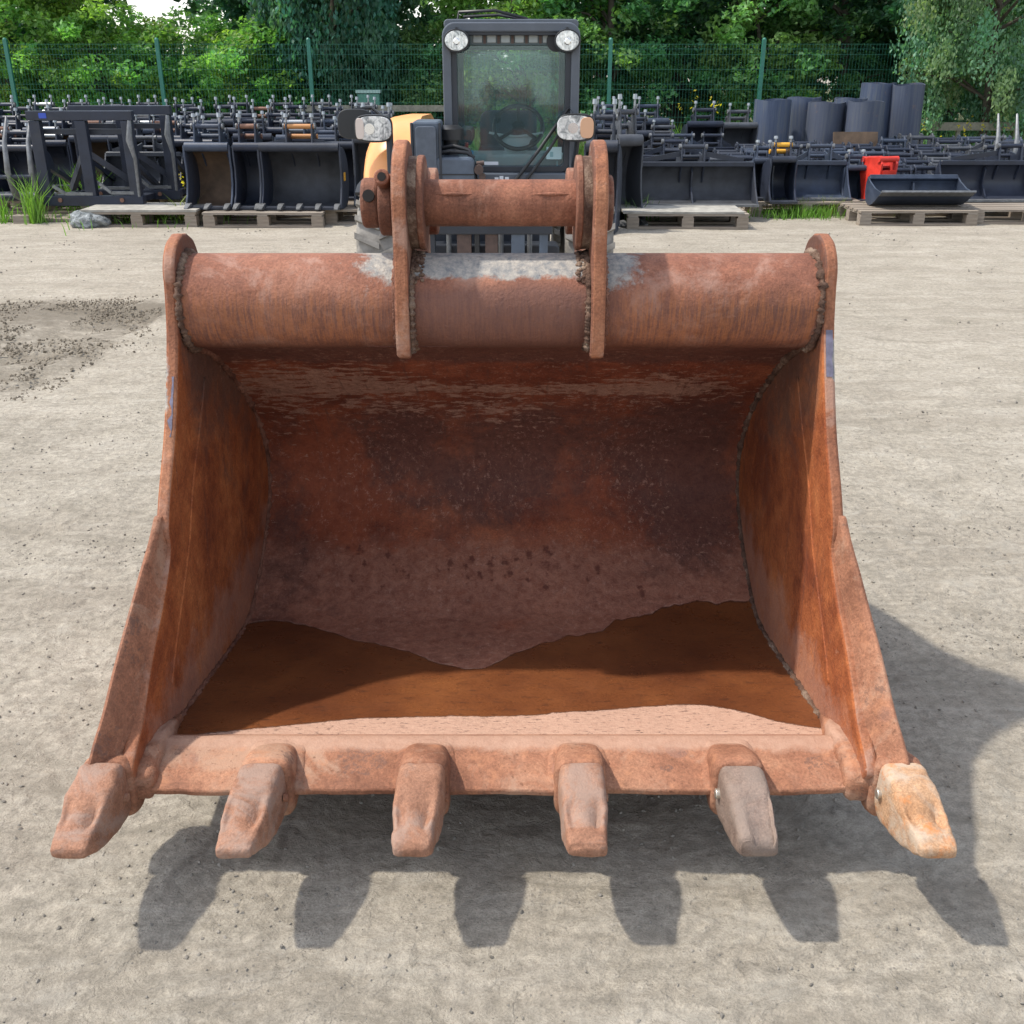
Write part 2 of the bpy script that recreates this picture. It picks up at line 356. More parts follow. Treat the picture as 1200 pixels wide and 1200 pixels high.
def wet_extra(t, c):
    x, y, z = t.sep()
    uv = t.n.new('ShaderNodeCombineXYZ'); 
    t.l.new(t.attr('mx'), uv.inputs[0]); t.l.new(t.attr('ms'), uv.inputs[1]); u = uv.outputs[0]
    def blend(c, att, col, lo=.35, hi=.65, k=.9, ns=9, amp=1.0, det=8, vec=None):
        f = t.math('ADD', t.attr(att), t.math('MULTIPLY', t.math('SUBTRACT', t.noise(ns, det, .72, vec=vec or u, dist=.3), .5), amp))
        return t.mix(t.mr(f, lo, hi, 0, k), c, col)
    fine = t.noise(34, 10, .88, vec=u, dist=.4)
    # dusty violet brown general tone of the back wall, dark stains plus tube shade painted along the top, orange patch
    c = blend(c, 'mauve', t.mix(t.mr(fine,.38,.62), (.16,.064,.043), (.42,.21,.14)), .2, .8, .7, 22, 1.6)
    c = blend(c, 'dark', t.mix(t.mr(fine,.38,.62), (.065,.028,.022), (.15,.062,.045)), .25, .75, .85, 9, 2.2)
    c = blend(c, 'orange', t.mix(t.mr(fine,.38,.62), (.19,.042,.018), (.33,.095,.042)), .35, .8, .7, 12, 2.4)
    # dried mud caked under the top
    sv = t.mapping(u, scale=(1, 2.6, 1))
    c = blend(c, 'mud', t.mix(t.mr(fine,.38,.62), (.20,.10,.07), (.46,.28,.20)), .5, .56, .85, 18, 3.8, 12, sv)
    # light scratched speckle
    c = t.mix(t.math('MULTIPLY', t.mr(t.noise(60, 9, .85, vec=t.mapping(u, scale=(1,.7,1))), .54, .60, 0, .55), t.mr(t.noise(4, 4, .6, vec=u), .42, .56)), c, (.46,.27,.20))
    c = t.mix(t.math('MULTIPLY', t.mr(t.noise(1, 6, .8, vec=t.mapping(u, scale=(60,5,1))), .56, .62, 0, .5), t.mr(t.attr('ms'), 1.1, .6)), c, (.09,.045,.035))
    # short dark drips
    c = t.mix(t.mr(t.math('ADD', t.attr('drip'), t.math('MULTIPLY', t.math('SUBTRACT', t.noise(70, 5, .7, vec=u), .5), 1.6)), .45, .75, 0, .8), c, (.10,.028,.018))
    # pale dried floor and lip
    c = blend(c, 'pale', t.mix(t.noise(45, 7, .8, vec=sv), (.25,.12,.08), (.62,.42,.31)), .4, .6, .97, 10, .5)
    c = t.mix(t.math('MULTIPLY', t.attr('pale'), t.mr(t.noise(1, 5, .75, vec=t.mapping(u, scale=(45,150,1))), .57, .62, 0, .85)), c, (.08,.045,.035))
    # wet rusty floor
    edge = t.math('ADD', t.attr('wet'), t.math('MULTIPLY', t.math('SUBTRACT', t.noise(42, 9, .85, vec=u), .5), .03))
    wet = t.mr(edge, -.002, .002)
    wc = t.ramp(t.noise(3.4, 6, .55, vec=t.mapping(u, scale=(1,1.1,1)), dist=.2), [(.34, (.13,.042,.017)), (.5, (.18,.060,.022)), (.68, (.25,.088,.03))])
    wc = t.mix(t.mr(t.noise(1, 5, .75, vec=t.mapping(u, scale=(26,80,1))), .55, .63, 0, .55), wc, (.05,.024,.016))
    wc = t.mix(t.mr(t.noise(150, 4, .8, vec=u), .35, .65, 0, .8), t.mix(1, wc, (.6,.6,.6), 'MULTIPLY'), wc)
    c = t.mix(wet, c, wc); t.wet = wet
    # thin crusty rim round the wet patch
    rim = t.mr(t.math('ABSOLUTE', t.math('ADD', edge, .004)), .0012, .0045, 1, 0)
    c = t.mix(t.math('MULTIPLY', rim, t.mr(t.noise(16, 3, vec=u), .45, .6, 0, .4)), c, (.40,.26,.2))
    return c
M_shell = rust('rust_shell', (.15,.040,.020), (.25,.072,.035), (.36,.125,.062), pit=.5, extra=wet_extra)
_t = M_shell.node_tree
def side_extra(t, c):
    x, y, z = t.sep()
    # darker corner under the tube, greyish rub marks near the seam, redder middle, mauve foot
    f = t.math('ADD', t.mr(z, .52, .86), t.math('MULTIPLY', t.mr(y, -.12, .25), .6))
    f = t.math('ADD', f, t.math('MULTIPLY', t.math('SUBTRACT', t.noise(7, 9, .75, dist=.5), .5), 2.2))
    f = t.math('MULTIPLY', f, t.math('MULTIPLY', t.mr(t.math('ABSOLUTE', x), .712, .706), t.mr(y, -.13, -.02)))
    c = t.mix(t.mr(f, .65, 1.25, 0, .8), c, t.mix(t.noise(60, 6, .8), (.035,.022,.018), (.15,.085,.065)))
    g = t.math('ADD', t.mr(z, .42, .22), t.math('MULTIPLY', t.math('SUBTRACT', t.noise(9, 8, .7), .5), 2.0))
    c = t.mix(t.mr(g, .6, 1.0, 0, .45), c, t.mix(t.noise(90, 5, .8), (.22,.11,.08), (.48,.30,.23)))
    s = t.noise(1, 7, .75, vec=t.mapping(scale=(8, 40, 3.2), rot=(.35, 0, 0)))
    c = t.mix(t.mr(s, .58, .64, 0, .4), c, (.09,.035,.024))
    c = t.mix(t.mr(t.noise(30, 9, .85), .60, .66, 0, .5), c, (.52,.30,.2))
    return c
M_side = rust('rust_side', (.20,.052,.018), (.34,.105,.034), (.47,.17,.058), pit=.4, grey=True, extra=side_extra)
M_iron = rust('rust_lug', (.13,.056,.035), (.22,.098,.062), (.32,.16,.11), pit=.5, grey=True, dust=(.36,.25,.19), dust_amt=.35)
M_edge = rust('rust_plate_edge', (.22,.09,.05), (.33,.145,.08), (.43,.22,.13), dust=(.42,.27,.21), dust_amt=.35, pit=.25, grey=True)
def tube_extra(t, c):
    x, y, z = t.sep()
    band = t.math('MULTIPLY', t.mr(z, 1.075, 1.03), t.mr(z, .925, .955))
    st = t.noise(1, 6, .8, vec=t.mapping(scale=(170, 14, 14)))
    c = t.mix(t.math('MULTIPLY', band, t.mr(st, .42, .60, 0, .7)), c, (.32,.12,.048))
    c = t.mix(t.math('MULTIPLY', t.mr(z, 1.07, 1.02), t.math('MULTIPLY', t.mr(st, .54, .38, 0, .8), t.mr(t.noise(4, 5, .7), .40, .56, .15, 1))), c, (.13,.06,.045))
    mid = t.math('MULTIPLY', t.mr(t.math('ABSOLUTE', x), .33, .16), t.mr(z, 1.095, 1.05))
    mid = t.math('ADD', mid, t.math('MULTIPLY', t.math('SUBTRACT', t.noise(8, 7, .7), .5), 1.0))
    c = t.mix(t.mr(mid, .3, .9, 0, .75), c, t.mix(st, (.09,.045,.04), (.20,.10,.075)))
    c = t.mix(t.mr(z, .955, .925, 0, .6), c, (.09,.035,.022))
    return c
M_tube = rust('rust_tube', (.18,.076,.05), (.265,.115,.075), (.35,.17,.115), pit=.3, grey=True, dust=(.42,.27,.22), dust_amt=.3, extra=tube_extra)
def lip_extra(t, c):
    f = t.math('ADD', t.mr(t.noise(11, 3), .54, .64), t.math('MULTIPLY', t.math('SUBTRACT', t.noise(90, 5, .8), .5), 3))
    c = t.mix(t.mr(f, .9, 1.1, 0, .6), c, (.12,.07,.055))
    g = t.voro(7.5); c = t.mix(t.math('MULTIPLY', t.mr(g, .20, .17), t.mr(t.noise(3.1, 2), .50, .56, 0, .40)), c, (.22,.125,.10))
    c = t.mix(t.mr(t.noise(14, 5, .7), .56, .66, 0, .5), c, (.46,.21,.11))
    x, y, z = t.sep()                                    # dried pale mud spills over from the floor
    q = t.math('MULTIPLY', t.math('ADD', t.mr(y, -.53, -.46), t.math('MULTIPLY', t.math('SUBTRACT', t.noise(12, 8, .75), .5), 1.3)), t.math('MULTIPLY', t.mr(z, .225, .205, 1, .3), t.mr(z, .31, .28)))
    return t.mix(t.mr(q, .45, .75, 0, .85), c, t.mix(t.noise(50, 6, .8), (.27,.14,.09), (.52,.34,.25)))
M_lip = rust('rust_lip', (.22,.10,.060), (.33,.16,.098), (.43,.235,.15), dust=(.44,.30,.22), dust_amt=.35, pit=.6, extra=lip_extra)
M_tooth = rust('rust_tooth', (.23,.115,.072), (.32,.17,.11), (.41,.24,.165), dust=(.34,.26,.22), dust_amt=.5, pit=.2, scale=1.3)
M_tooth_grey = rust('rust_tooth_grey', (.13,.085,.065), (.20,.14,.108), (.28,.20,.16), tone=False, dust=(.22,.17,.14), dust_amt=.6, pit=.2, scale=1.3)
M_tooth_tan = rust('rust_tooth_tan', (.34,.18,.09), (.43,.26,.15), (.52,.36,.23), tone=False, dust=(.44,.36,.28), dust_amt=.6, pit=.15, scale=1.2,
                   extra=lambda t, c: t.mix(t.mr(t.noise(13, 5, .7), .56, .66, 0, .75), c, (.50,.17,.04)))
M_weld = rust('weld_grime', (.09,.05,.036), (.20,.125,.09), (.45,.36,.28), pit=.8, scale=3.5, bump=.004)
M_weld_rust = rust('weld_rust', (.13,.055,.035), (.27,.13,.09), (.38,.21,.15), pit=.5, scale=3, bump=.003)
M_boltmetal = simple('bright_bolt', (.55,.5,.42), .35, .8)
M_hole = simple('dark_hole', (.01,.008,.007), .9)
M_paint = simple('old_blue_paint', (.14,.13,.18), .7, var=.3, vscale=60)

# --- shell -------------------------------------------------------
C = catmull(PROF, 16)
S = np.concatenate([[0], np.cumsum(np.linalg.norm(np.diff(C, axis=0), axis=1))])
ns = 220; sv = np.linspace(0, S[-1], ns); Cy = np.interp(sv, S, C[:,0]); Cz = np.interp(sv, S, C[:,1])
nx = 150; uu = np.linspace(-1, 1, nx)
dy = np.gradient(Cy); dz = np.gradient(Cz); L = np.hypot(dy, dz); ny_, nz_ = -dz/L, dy/L     # points outward (away from the hollow)
hbv = np.array([hb(z) for z in Cz]) + .001
U, SS = np.meshgrid(uu, sv)
Xg = U*hbv[:,None]; dent = (fbm(U*4+9, SS*3+9, 3)-.45)*.014*(1-U**6)
sgn = -1.0
Yi = Cy[:,None]+sgn*ny_[:,None]*dent; Zi = Cz[:,None]+sgn*nz_[:,None]*dent
th = .022
Yo = Cy[:,None]*np.ones_like(Xg)-ny_[:,None]*th*-1; Zo = Cz[:,None]*np.ones_like(Xg)+nz_[:,None]*th
# make sure "outer" lies away from the mouth
cyy, czz = 2.3, .5
if ((Yo.mean()-cyy)**2+(Zo.mean()-czz)**2) < ((Yi.mean()-cyy)**2+(Zi.mean()-czz)**2):
    Yo = Cy[:,None]*np.ones_like(Xg)-ny_[:,None]*th; Zo = Cz[:,None]*np.ones_like(Xg)-nz_[:,None]*th
b = MB()
N = nx*ns
b.v = [tuple(q) for q in np.stack([Xg.ravel(), Yi.ravel(), Zi.ravel()], 1)] + [tuple(q) for q in np.stack([Xg.ravel(), Yo.ravel(), Zo.ravel()], 1)]
for j in range(ns-1):
    for i in range(nx-1):
        a = j*nx+i; b.f.append((a, a+1, a+nx+1, a+nx)); b.f.append((N+a, N+a+nx, N+a+nx+1, N+a+1))
for i in range(nx-1):
    b.f.append((i, N+i, N+i+1, i+1)); a = (ns-1)*nx+i; b.f.append((a, a+1, N+a+1, N+a))
for j in range(ns-1):
    a = j*nx; b.f.append((a, a+nx, N+a+nx, N+a)); a += nx-1; b.f.append((a, N+a, N+a+nx, a+nx))
def G(x, s, rx, rs, p=2): return np.exp(-(np.abs((Xg-x)/rx)**p+np.abs((SS-s)/rs)**p))
up = [(-.74,1.43),(-.64,1.402),(-.61,1.396),(-.52,1.43),(-.431,1.488),(-.34,1.54),(-.261,1.588),(-.17,1.655),(-.091,1.708),(-.038,1.712),(.025,1.623),(.10,1.555),(.173,1.50),(.24,1.478),(.27,1.455),(.31,1.40),(.392,1.375),(.45,1.335),(.493,1.323),(.6,1.325),(.675,1.314),(.75,1.31)]
lo = [(-.74,2.095),(-.705,2.078),(-.595,2.052),(-.473,2.025),(-.313,1.985),(-.163,1.977),(.025,1.973),(.215,1.952),(.33,1.925),(.412,1.917),(.47,1.925),(.521,1.947),(.602,2.005),(.688,2.035),(.75,2.045)]
ju = np.interp(Xg, *zip(*up)) + (fbm(Xg*30+3, SS*0+5, 3)-.45)*.03; jl = np.interp(Xg, *zip(*lo))
wet = np.minimum(SS-ju, jl-SS)
drip = np.zeros_like(Xg)
_r = random.Random(11)
dots = [(-.421,1.12),(-.402,1.179),(-.337,1.149),(-.322,1.185),(-.275,1.224),(-.154,1.179),(-.155,1.203),(-.111,1.185),(-.092,1.164),(-.102,1.233),(-.069,1.215),(-.037,1.185),(-.031,1.239),(0,1.179),(.02,1.215),(.005,1.227),(.037,1.164),(.075,1.149),(.082,1.188),(.069,1.239),(.125,1.134),(.132,1.179),(.161,1.194),(.122,1.264),(.236,1.164),(.24,1.239),(.272,1.203),(.323,1.179),(.39,1.264),(.396,1.286),(-.401,1.27)]+[(_r.uniform(-.5,.5), _r.gauss(1.2,.05)) for _ in range(34)]
for k, (x, s) in enumerate(dots):
    drip = np.maximum(drip, (.95 if k < 31 else .7)*G(x, s, .0065+.003*(k % 3), .010+.006*((k*7) % 3))); drip = np.maximum(drip, .45*G(x+.002, s+.012, .004, .026+.01*(k % 4)))
dark = np.clip(.62*G(0,.10,1.5,.16,4)+.55*G(-.72,1.55,.3,.3)+.95*G(-.33,.76,.20,.22)+.95*G(.10,.74,.2,.2)+1.0*G(.52,.80,.20,.34)+.7*G(-.05,.95,.18,.12)+.8*G(0,.10,1.2,.15,4)+.6*G(.58,1.05,.12,.15)+.5*G(-.62,1.0,.08,.35), 0, 1.1)  # wide top-edge terms: stain and tube shade painted into the colour
orange = np.clip(1.1*G(-.52,.78,.13,.16)+.9*G(-.46,1.0,.16,.16)+.6*G(.26,1.0,.16,.12)+.5*G(.02,1.42,.12,.05), 0, 1.1)
mud = np.clip(.72*G(-.42,.40,.22,.14)+.66*G(.42,.44,.22,.13)+.62*G(-.05,.47,.55,.045)+.35*G(.02,.62,.12,.12)+.42*G(-.25,.60,.3,.06)+.4*G(-.62,.5,.1,.3), 0, .8)
mauve = np.clip((SS-1.05)/.12, 0, 1)*np.clip((ju-SS+.05)/.05, 0, 1)*.85 + .35*G(0,.85,.5,.2)
pale = np.clip((SS-jl+.01)/.012, 0, 1)
z0 = np.zeros(N)
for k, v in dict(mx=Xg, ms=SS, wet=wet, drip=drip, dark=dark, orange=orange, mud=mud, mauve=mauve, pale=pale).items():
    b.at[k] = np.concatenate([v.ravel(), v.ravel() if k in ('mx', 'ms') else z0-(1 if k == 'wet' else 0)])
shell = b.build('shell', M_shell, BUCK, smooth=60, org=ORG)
# wet film reflects a little
pb = _t.nodes['Principled BSDF']

# --- side plates -------------------------------------------------
front = [(2.262,1.165),(2.215,1.150),(2.182,1.11),(2.176,1.05),(2.155,.953),(2.083,.79),(2.0,.665),(1.955,.60),(1.925,.545),(1.835,.47),(1.745,.40),(1.675,.335),(1.635,.30),(1.61,.25),(1.64,.205),(1.70,.178)]
outer = [(1.827,.165),(2.033,.132),(2.25,.09),(2.444,.062),(2.57,.085),(2.745,.172),(2.875,.30),(2.892,.43),(2.832,.56),(2.738,.672),(2.62,.765),(2.5,.86),(2.42,.97),(2.385,1.07),(2.345,1.135),(2.30,1.16)]
front = [(y+(.055*min(1, max(0, (.63-z)/.13)) if z > .27 else .0), z) for y, z in front]
poly = [tuple(p) for p in catmull(front, 5)] + [tuple(p) for p in catmull(outer, 5)]
for s in (-1, 1):
    b = MB(); b.prism(poly, s*.0, s*.027, lambda y, z: s*hb(z))
    gr = []
    for (x, y, z) in b.v: gr.append(.75*math.exp(-((z-.86)/.10)**2)*(abs(x) > hb(z)+.02)*(y < 2.25) if s < 0 else .9*(abs(z-.93) < .045 and abs(x) > hb(z)+.015))
    b.at['grey'] = gr
    o = b.build('side_plate', M_side, BUCK, smooth=40, org=ORG, bevel=.007, seg=3)
    o.data.materials.append(M_edge)
    # the narrow plate edge faces carry the paler worn rust
    for p in o.data.polygons:
        if abs(p.normal.x) < .5: p.material_index = 1
    # a scar of paint on the edge
    b = MB()
    zs = (.83,.92) if s > 0 else (.74,.80)
    pf = catmull(front, 5); sel = [p for p in pf if zs[0] < p[1] < zs[1]+.03]
    fd = catmull(front, 14); sel = [p for p in fd if (.885 if s > 0 else .76) < p[1] < (.985 if s > 0 else .89)]
    rows = []; jr = random.Random(4+s)
    for q in sel:
        a_, c_ = (.007, .021) if s > 0 else (.007+.002*jr.random(), .010+.006*jr.random()*jr.random()*2)
        c_ += .0015*jr.uniform(-1, 1); rows.append([(s*(hb(q[1])+xx), q[0]-dd, q[1]) for xx, dd in ((a_, .0), (a_, .0014), (c_, .0014), (c_, .0))])
    b.rings(rows); b.build('paint_patch', M_paint, o, org=ORG, label='patch of old blue grey paint on the plate edge')
    # weld seam beads along the shell
    b = MB(); pts = []; rr = []
    for k in range(0, ns-14, 1):
        pts.append((s*(hbv[k]-.004), Yi[k, 0 if s < 0 else -1], Zi[k, 0 if s < 0 else -1])); rr.append(.003+.007*random.random()+(.005 if .1 < sv[k] < .8 else 0)*random.random())
    b.tube(pts, rr, 8); b.build('weld_bead', M_weld if s > 0 else M_weld_rust, BUCK, smooth=180, org=ORG)
    # overlay strip inside the plate (the doubling plate's inner edge)
    b = MB(); pts = [(s*(hb(p[1])-.0005), p[0]+.155+.05*max(0,.6-p[1]), p[1]-.03) for p in catmull([(2.16,.86),(2.083,.76),(2.0,.665),(1.925,.545),(1.835,.45),(1.745,.36),(1.70,.31)], 6)]
    b.tube(pts, .0032, 6); b.build('seam', M_side, BUCK, smooth=180, org=ORG)

# --- side cutters ------------------------------------------------
path = catmull([(1.975,.632),(1.937,.585),(1.895,.533),(1.825,.472),(1.738,.405),(1.668,.338),(1.63,.30),(1.60,.262)], 5)
ho = np.interp(np.arange(len(path)), np.linspace(0, len(path)-1, 8), [.7295,.736,.746,.754,.762,.771,.78,.788])
gro = np.interp(np.arange(len(path)), np.linspace(0, len(path)-1, 8), [.0,.45,.9,1,1,1,1,1])
for s in (-1, 1):
    rings = []
    for i, p in enumerate(path):
        d = path[min(i+1, len(path)-1)]-path[max(i-1, 0)]; d /= np.linalg.norm(d); nrm = np.array([-d[1], d[0]])
        if nrm[0] < 0: nrm = -nrm
        h = hb(p[1]); g = gro[i]; q = []
        for X, t in ((h+.004,.135),(h+.002,.105),(h+.001,.085),(h+.012,.052),(ho[i]-.018,-.008*g),(ho[i]-.008,-.018*g),(ho[i]-.001,-.014*g),(ho[i]+.004*g,.012),(ho[i]+.004*g,.085),(h+.015,.13)):
            y, z = p + nrm*t*(.35+.65*g); q.append((s*X, y, z))
        rings.append(q)
    b = MB(); b.rings(rings); b.build('side_cutter', M_lip, BUCK, smooth=50, org=ORG, sub=1)

# --- torque tube -------------------------------------------------
b = MB(); rings = []; TY, TZ, TR = 2.272, 1.018, .103
xs = np.linspace(-.69, .69, 90)
for x in xs:
    rings.append([(x, TY+TR*math.cos(a), TZ+TR*math.sin(a)) for a in np.linspace(0, 2*math.pi, 48, endpoint=False)])
b.rings(rings)
gr = []
for (x, y, z) in b.v:
    top = max(0, (z-TZ)/TR); g = 0
    if abs(x) < .20: g = 1.25*max(0, top-.42)*1.9
    elif -.36 < x < -.2 or .2 < x < .33: g = .95*max(0, top-.1)*(1-(abs(x)-.2)/.16)+.25
    gr.append(min(1.1, g))
b.at['grey'] = gr
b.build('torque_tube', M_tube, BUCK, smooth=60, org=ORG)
# weld rings where the tube meets the side plates and the lugs
def ring_bead(x, r0, mat, name='weld_bead', rad=.008, a0=0, a1=2*math.pi):
    b = MB(); pts = []; rr = []
    for a in np.linspace(a0, a1, 150): pts.append((x+random.uniform(-.002,.002), TY+r0*math.cos(a), TZ+r0*math.sin(a))); rr.append(rad*(.35+.75*random.random()))
    b.tube(pts, rr, 7); b.build(name, mat, BUCK, smooth=180, org=ORG)
for s in (-1, 1):
    ring_bead(s*.683, TR+.002, M_weld, rad=.011)
    ring_bead(s*.188, TR, M_weld, rad=.008); ring_bead(s*.226, TR, M_weld_rust, rad=.006)

# --- lugs, bosses, pins ------------------------------------------
PY, PZ = 2.285, 1.226
arc = [(PY+.128*math.cos(a), PZ+.128*math.sin(a)) for a in np.linspace(R(62), R(170), 14)]
lug = arc + [(2.162,1.16),(2.15,1.10),(2.138,1.03),(2.136,.965),(2.142,.925),(2.165,.915),(2.20,.93),(2.30,.98),(2.42,.93),(2.56,.84),(2.72,.74),(2.79,.75),(2.80,.90),(2.79,1.05),
             (2.78,1.12),(2.76,1.22),(2.70,1.285),(2.62,1.29),(2.56,1.24),(2.48,1.22),(2.40,1.27)]
for s in (-1, 1):
    b = MB(); b.prism(lug, s*.192, s*.222); b.at['grey'] = [.35*(z > 1.2) for (x, y, z) in b.v]
    e = b.build('lug', M_iron, BUCK, smooth=40, org=ORG, bevel=.006, seg=3); e.data.materials.append(M_edge)
    for p in e.data.polygons:
        if abs(p.normal.x) < .5: p.material_index = 1
    b = MB(); b.cyl((s*.160, PY, PZ), (s*.174, PY, PZ), .098, n=48); b.build('boss', M_iron, e, smooth=40, org=ORG, bevel=.003, seg=2)
    b = MB(); b.cyl((s*.173, PY, PZ), (s*.195, PY, PZ), .096, n=48); b.build('boss_collar', M_weld, e, smooth=40, org=ORG)
    b = MB(); b.cyl((s*.218, PY, PZ), (s*.227, PY, PZ), .078, n=40); b.build('boss', M_iron, e, smooth=40, org=ORG, bevel=.004, seg=2)
    b = MB(); b.cyl((s*.16, 2.66, 1.185), (s*.232, 2.66, 1.185), .08, n=32); b.build('boss', M_iron, e, smooth=40, org=ORG, bevel=.004)
    # gritty weld filling between boss and lug edge and at the foot of the lug
    b = MB(); pts = []; rr = []
    for a in np.linspace(R(-60), R(235), 200): pts.append((s*(.187+.002*random.random()), PY+.100*math.cos(a), PZ+.100*math.sin(a))); rr.append(.012*(.75+.3*random.random()))
    b = MB(); pts = []; rr = []
    for q in catmull([(2.20,1.085),(2.175,1.075),(2.158,1.02),(2.158,.97),(2.165,.93)], 16): pts.append((s*.189, q[0], q[1])); rr.append(.010*(.35+.8*random.random()))
    b.tube(pts, rr, 8); b.build('weld_bead', M_weld, e, smooth=180, org=ORG)
    b = MB()
    for k in range(170):
        y = 2.185+random.random()*.13; zt = TZ+math.sqrt(max(0, TR**2-(y-TY)**2)); r = .002+.005*random.random()
        xx = s*(.190-.026*random.random()**1.7); b.rings([[(xx+r*math.sin(v)*math.cos(a), y+r*math.sin(v)*math.sin(a), zt+r*.8*math.cos(v)) for a in np.linspace(0, 6.283, 8, endpoint=False)] for v in (.3,.9,1.5,2.2,2.8)])
    b.build('weld_bead', M_weld, e, smooth=180, org=ORG, label='lumpy pale weld at the foot of the lug')
b = MB(); xs = np.linspace(-.20, .20, 40)
b.rings([[(x, PY+.0485*math.cos(a), PZ+.0485*math.sin(a)) for a in np.linspace(0, 2*math.pi, 40, endpoint=False)] for x in xs])
M_pin = rust('rust_pin', (.18,.078,.048), (.29,.125,.078), (.38,.185,.12), streak=(60,4,4), sk=.3, dust=(.42,.26,.2), dust_amt=.25, pit=.3)
pin = b.build('pin', M_pin, BUCK, smooth=50, org=ORG)
for x0 in (-.165+.03, .09-.02):
    b = MB(); yy, zz = PY-.0485*math.cos(R(28)), PZ+.0485*math.sin(R(28))
    b.rings([[(x0+u*.075, yy+.0045*c*math.cos(a)*math.sin(math.pi*min(.98,max(.02,u))), zz+.0045*math.sin(a)*math.sin(math.pi*min(.98,max(.02,u)))) for a in np.linspace(0,6.283,8,endpoint=False)] for u in np.linspace(0,1,10) for c in (1,)])
    b.build('scar', M_pin, pin, smooth=180, org=ORG)
# pin end with collar and locking bolt on the left, short end on the right
b = MB(); b.cyl((-.226, PY, PZ-.004), (-.258, PY, PZ-.004), .064, n=40); col = b.build('collar', M_iron, BUCK, smooth=40, org=ORG, bevel=.006, seg=3)
b = MB(); b.cyl((-.257, PY, PZ), (-.296, PY, PZ), .052, n=40); pe = b.build('pin_end', M_iron, BUCK, smooth=40, org=ORG, bevel=.008, seg=3)
hy, hz = PY-.052*math.cos(R(20)), PZ+.052*math.sin(R(20))
b = MB(); b.cyl((-.276, hy+.006, hz), (-.276, hy-.0065, hz+.0040), .0125, n=20); b.build('bolt_hole', M_hole, pe, org=ORG)
b = MB(); a0 = Vector((-.243, PY-.04, PZ+.048)); b.cyl(a0, a0+Vector((0,-.042,.014)), .0165, n=20); bo = b.build('lock_bolt', M_pin, BUCK, smooth=40, org=ORG, bevel=.003)
b = MB(); b.cyl(a0+Vector((0,-.040,.0133)), a0+Vector((0,-.0435,.0145)), .009, n=16); b.build('bolt_hole', M_hole, bo, org=ORG)
b = MB(); b.cyl((.220, PY, PZ), (.240, PY, PZ), .058, n=36); b.build('pin_end', M_iron, BUCK, smooth=40, org=ORG, bevel=.007, seg=3)
b = MB(); b.cyl((-.25, 2.66, 1.185), (.25, 2.66, 1.185), .045, n=30); b.build('pin', M_pin, BUCK, smooth=40, org=ORG, bevel=.004)

# --- cutting edge ------------------------------------------------
lipp = [(1.80,.198),(1.755,.226),(1.742,.2265),(1.70,.2205),(1.65,.2105),(1.628,.205),(1.618,.198),(1.62,.185),(1.66,.168),(1.80,.160)]
b = MB(); xs = np.linspace(-.712, .712, 120); rings = []
for x in xs:
    q = []
    for y, z in lipp:
        wv = .006*(vnoise(np.array(x*9+5), np.array(3.3))-.5)+.004*(vnoise(np.array(x*40+5), np.array(8.3))-.5)
        q.append((x, y+(wv if y < 1.66 else 0), z+(wv*.4 if y < 1.7 else 0)))
    rings.append(q)
b.rings(rings); b.build('cutting_edge', M_lip, BUCK, smooth=35, org=ORG, bevel=.003)
# wear strips under the heel carry the bucket on the ground
M_wear = rust('rust_wear', (.12,.05,.035), (.22,.09,.055), (.30,.13,.08))
for x in (-.62, -.31, 0, .31, .62):
    b = MB(); b.ribbon([(2.0,.112),(2.15,.085),(2.30,.062),(2.45,.045),(2.58,.068),(2.74,.150),(2.86,.27),(2.888,.40)], x-.03, x+.03, -.055)
    b.build('wear_strip', M_wear, BUCK, smooth=40, org=ORG)

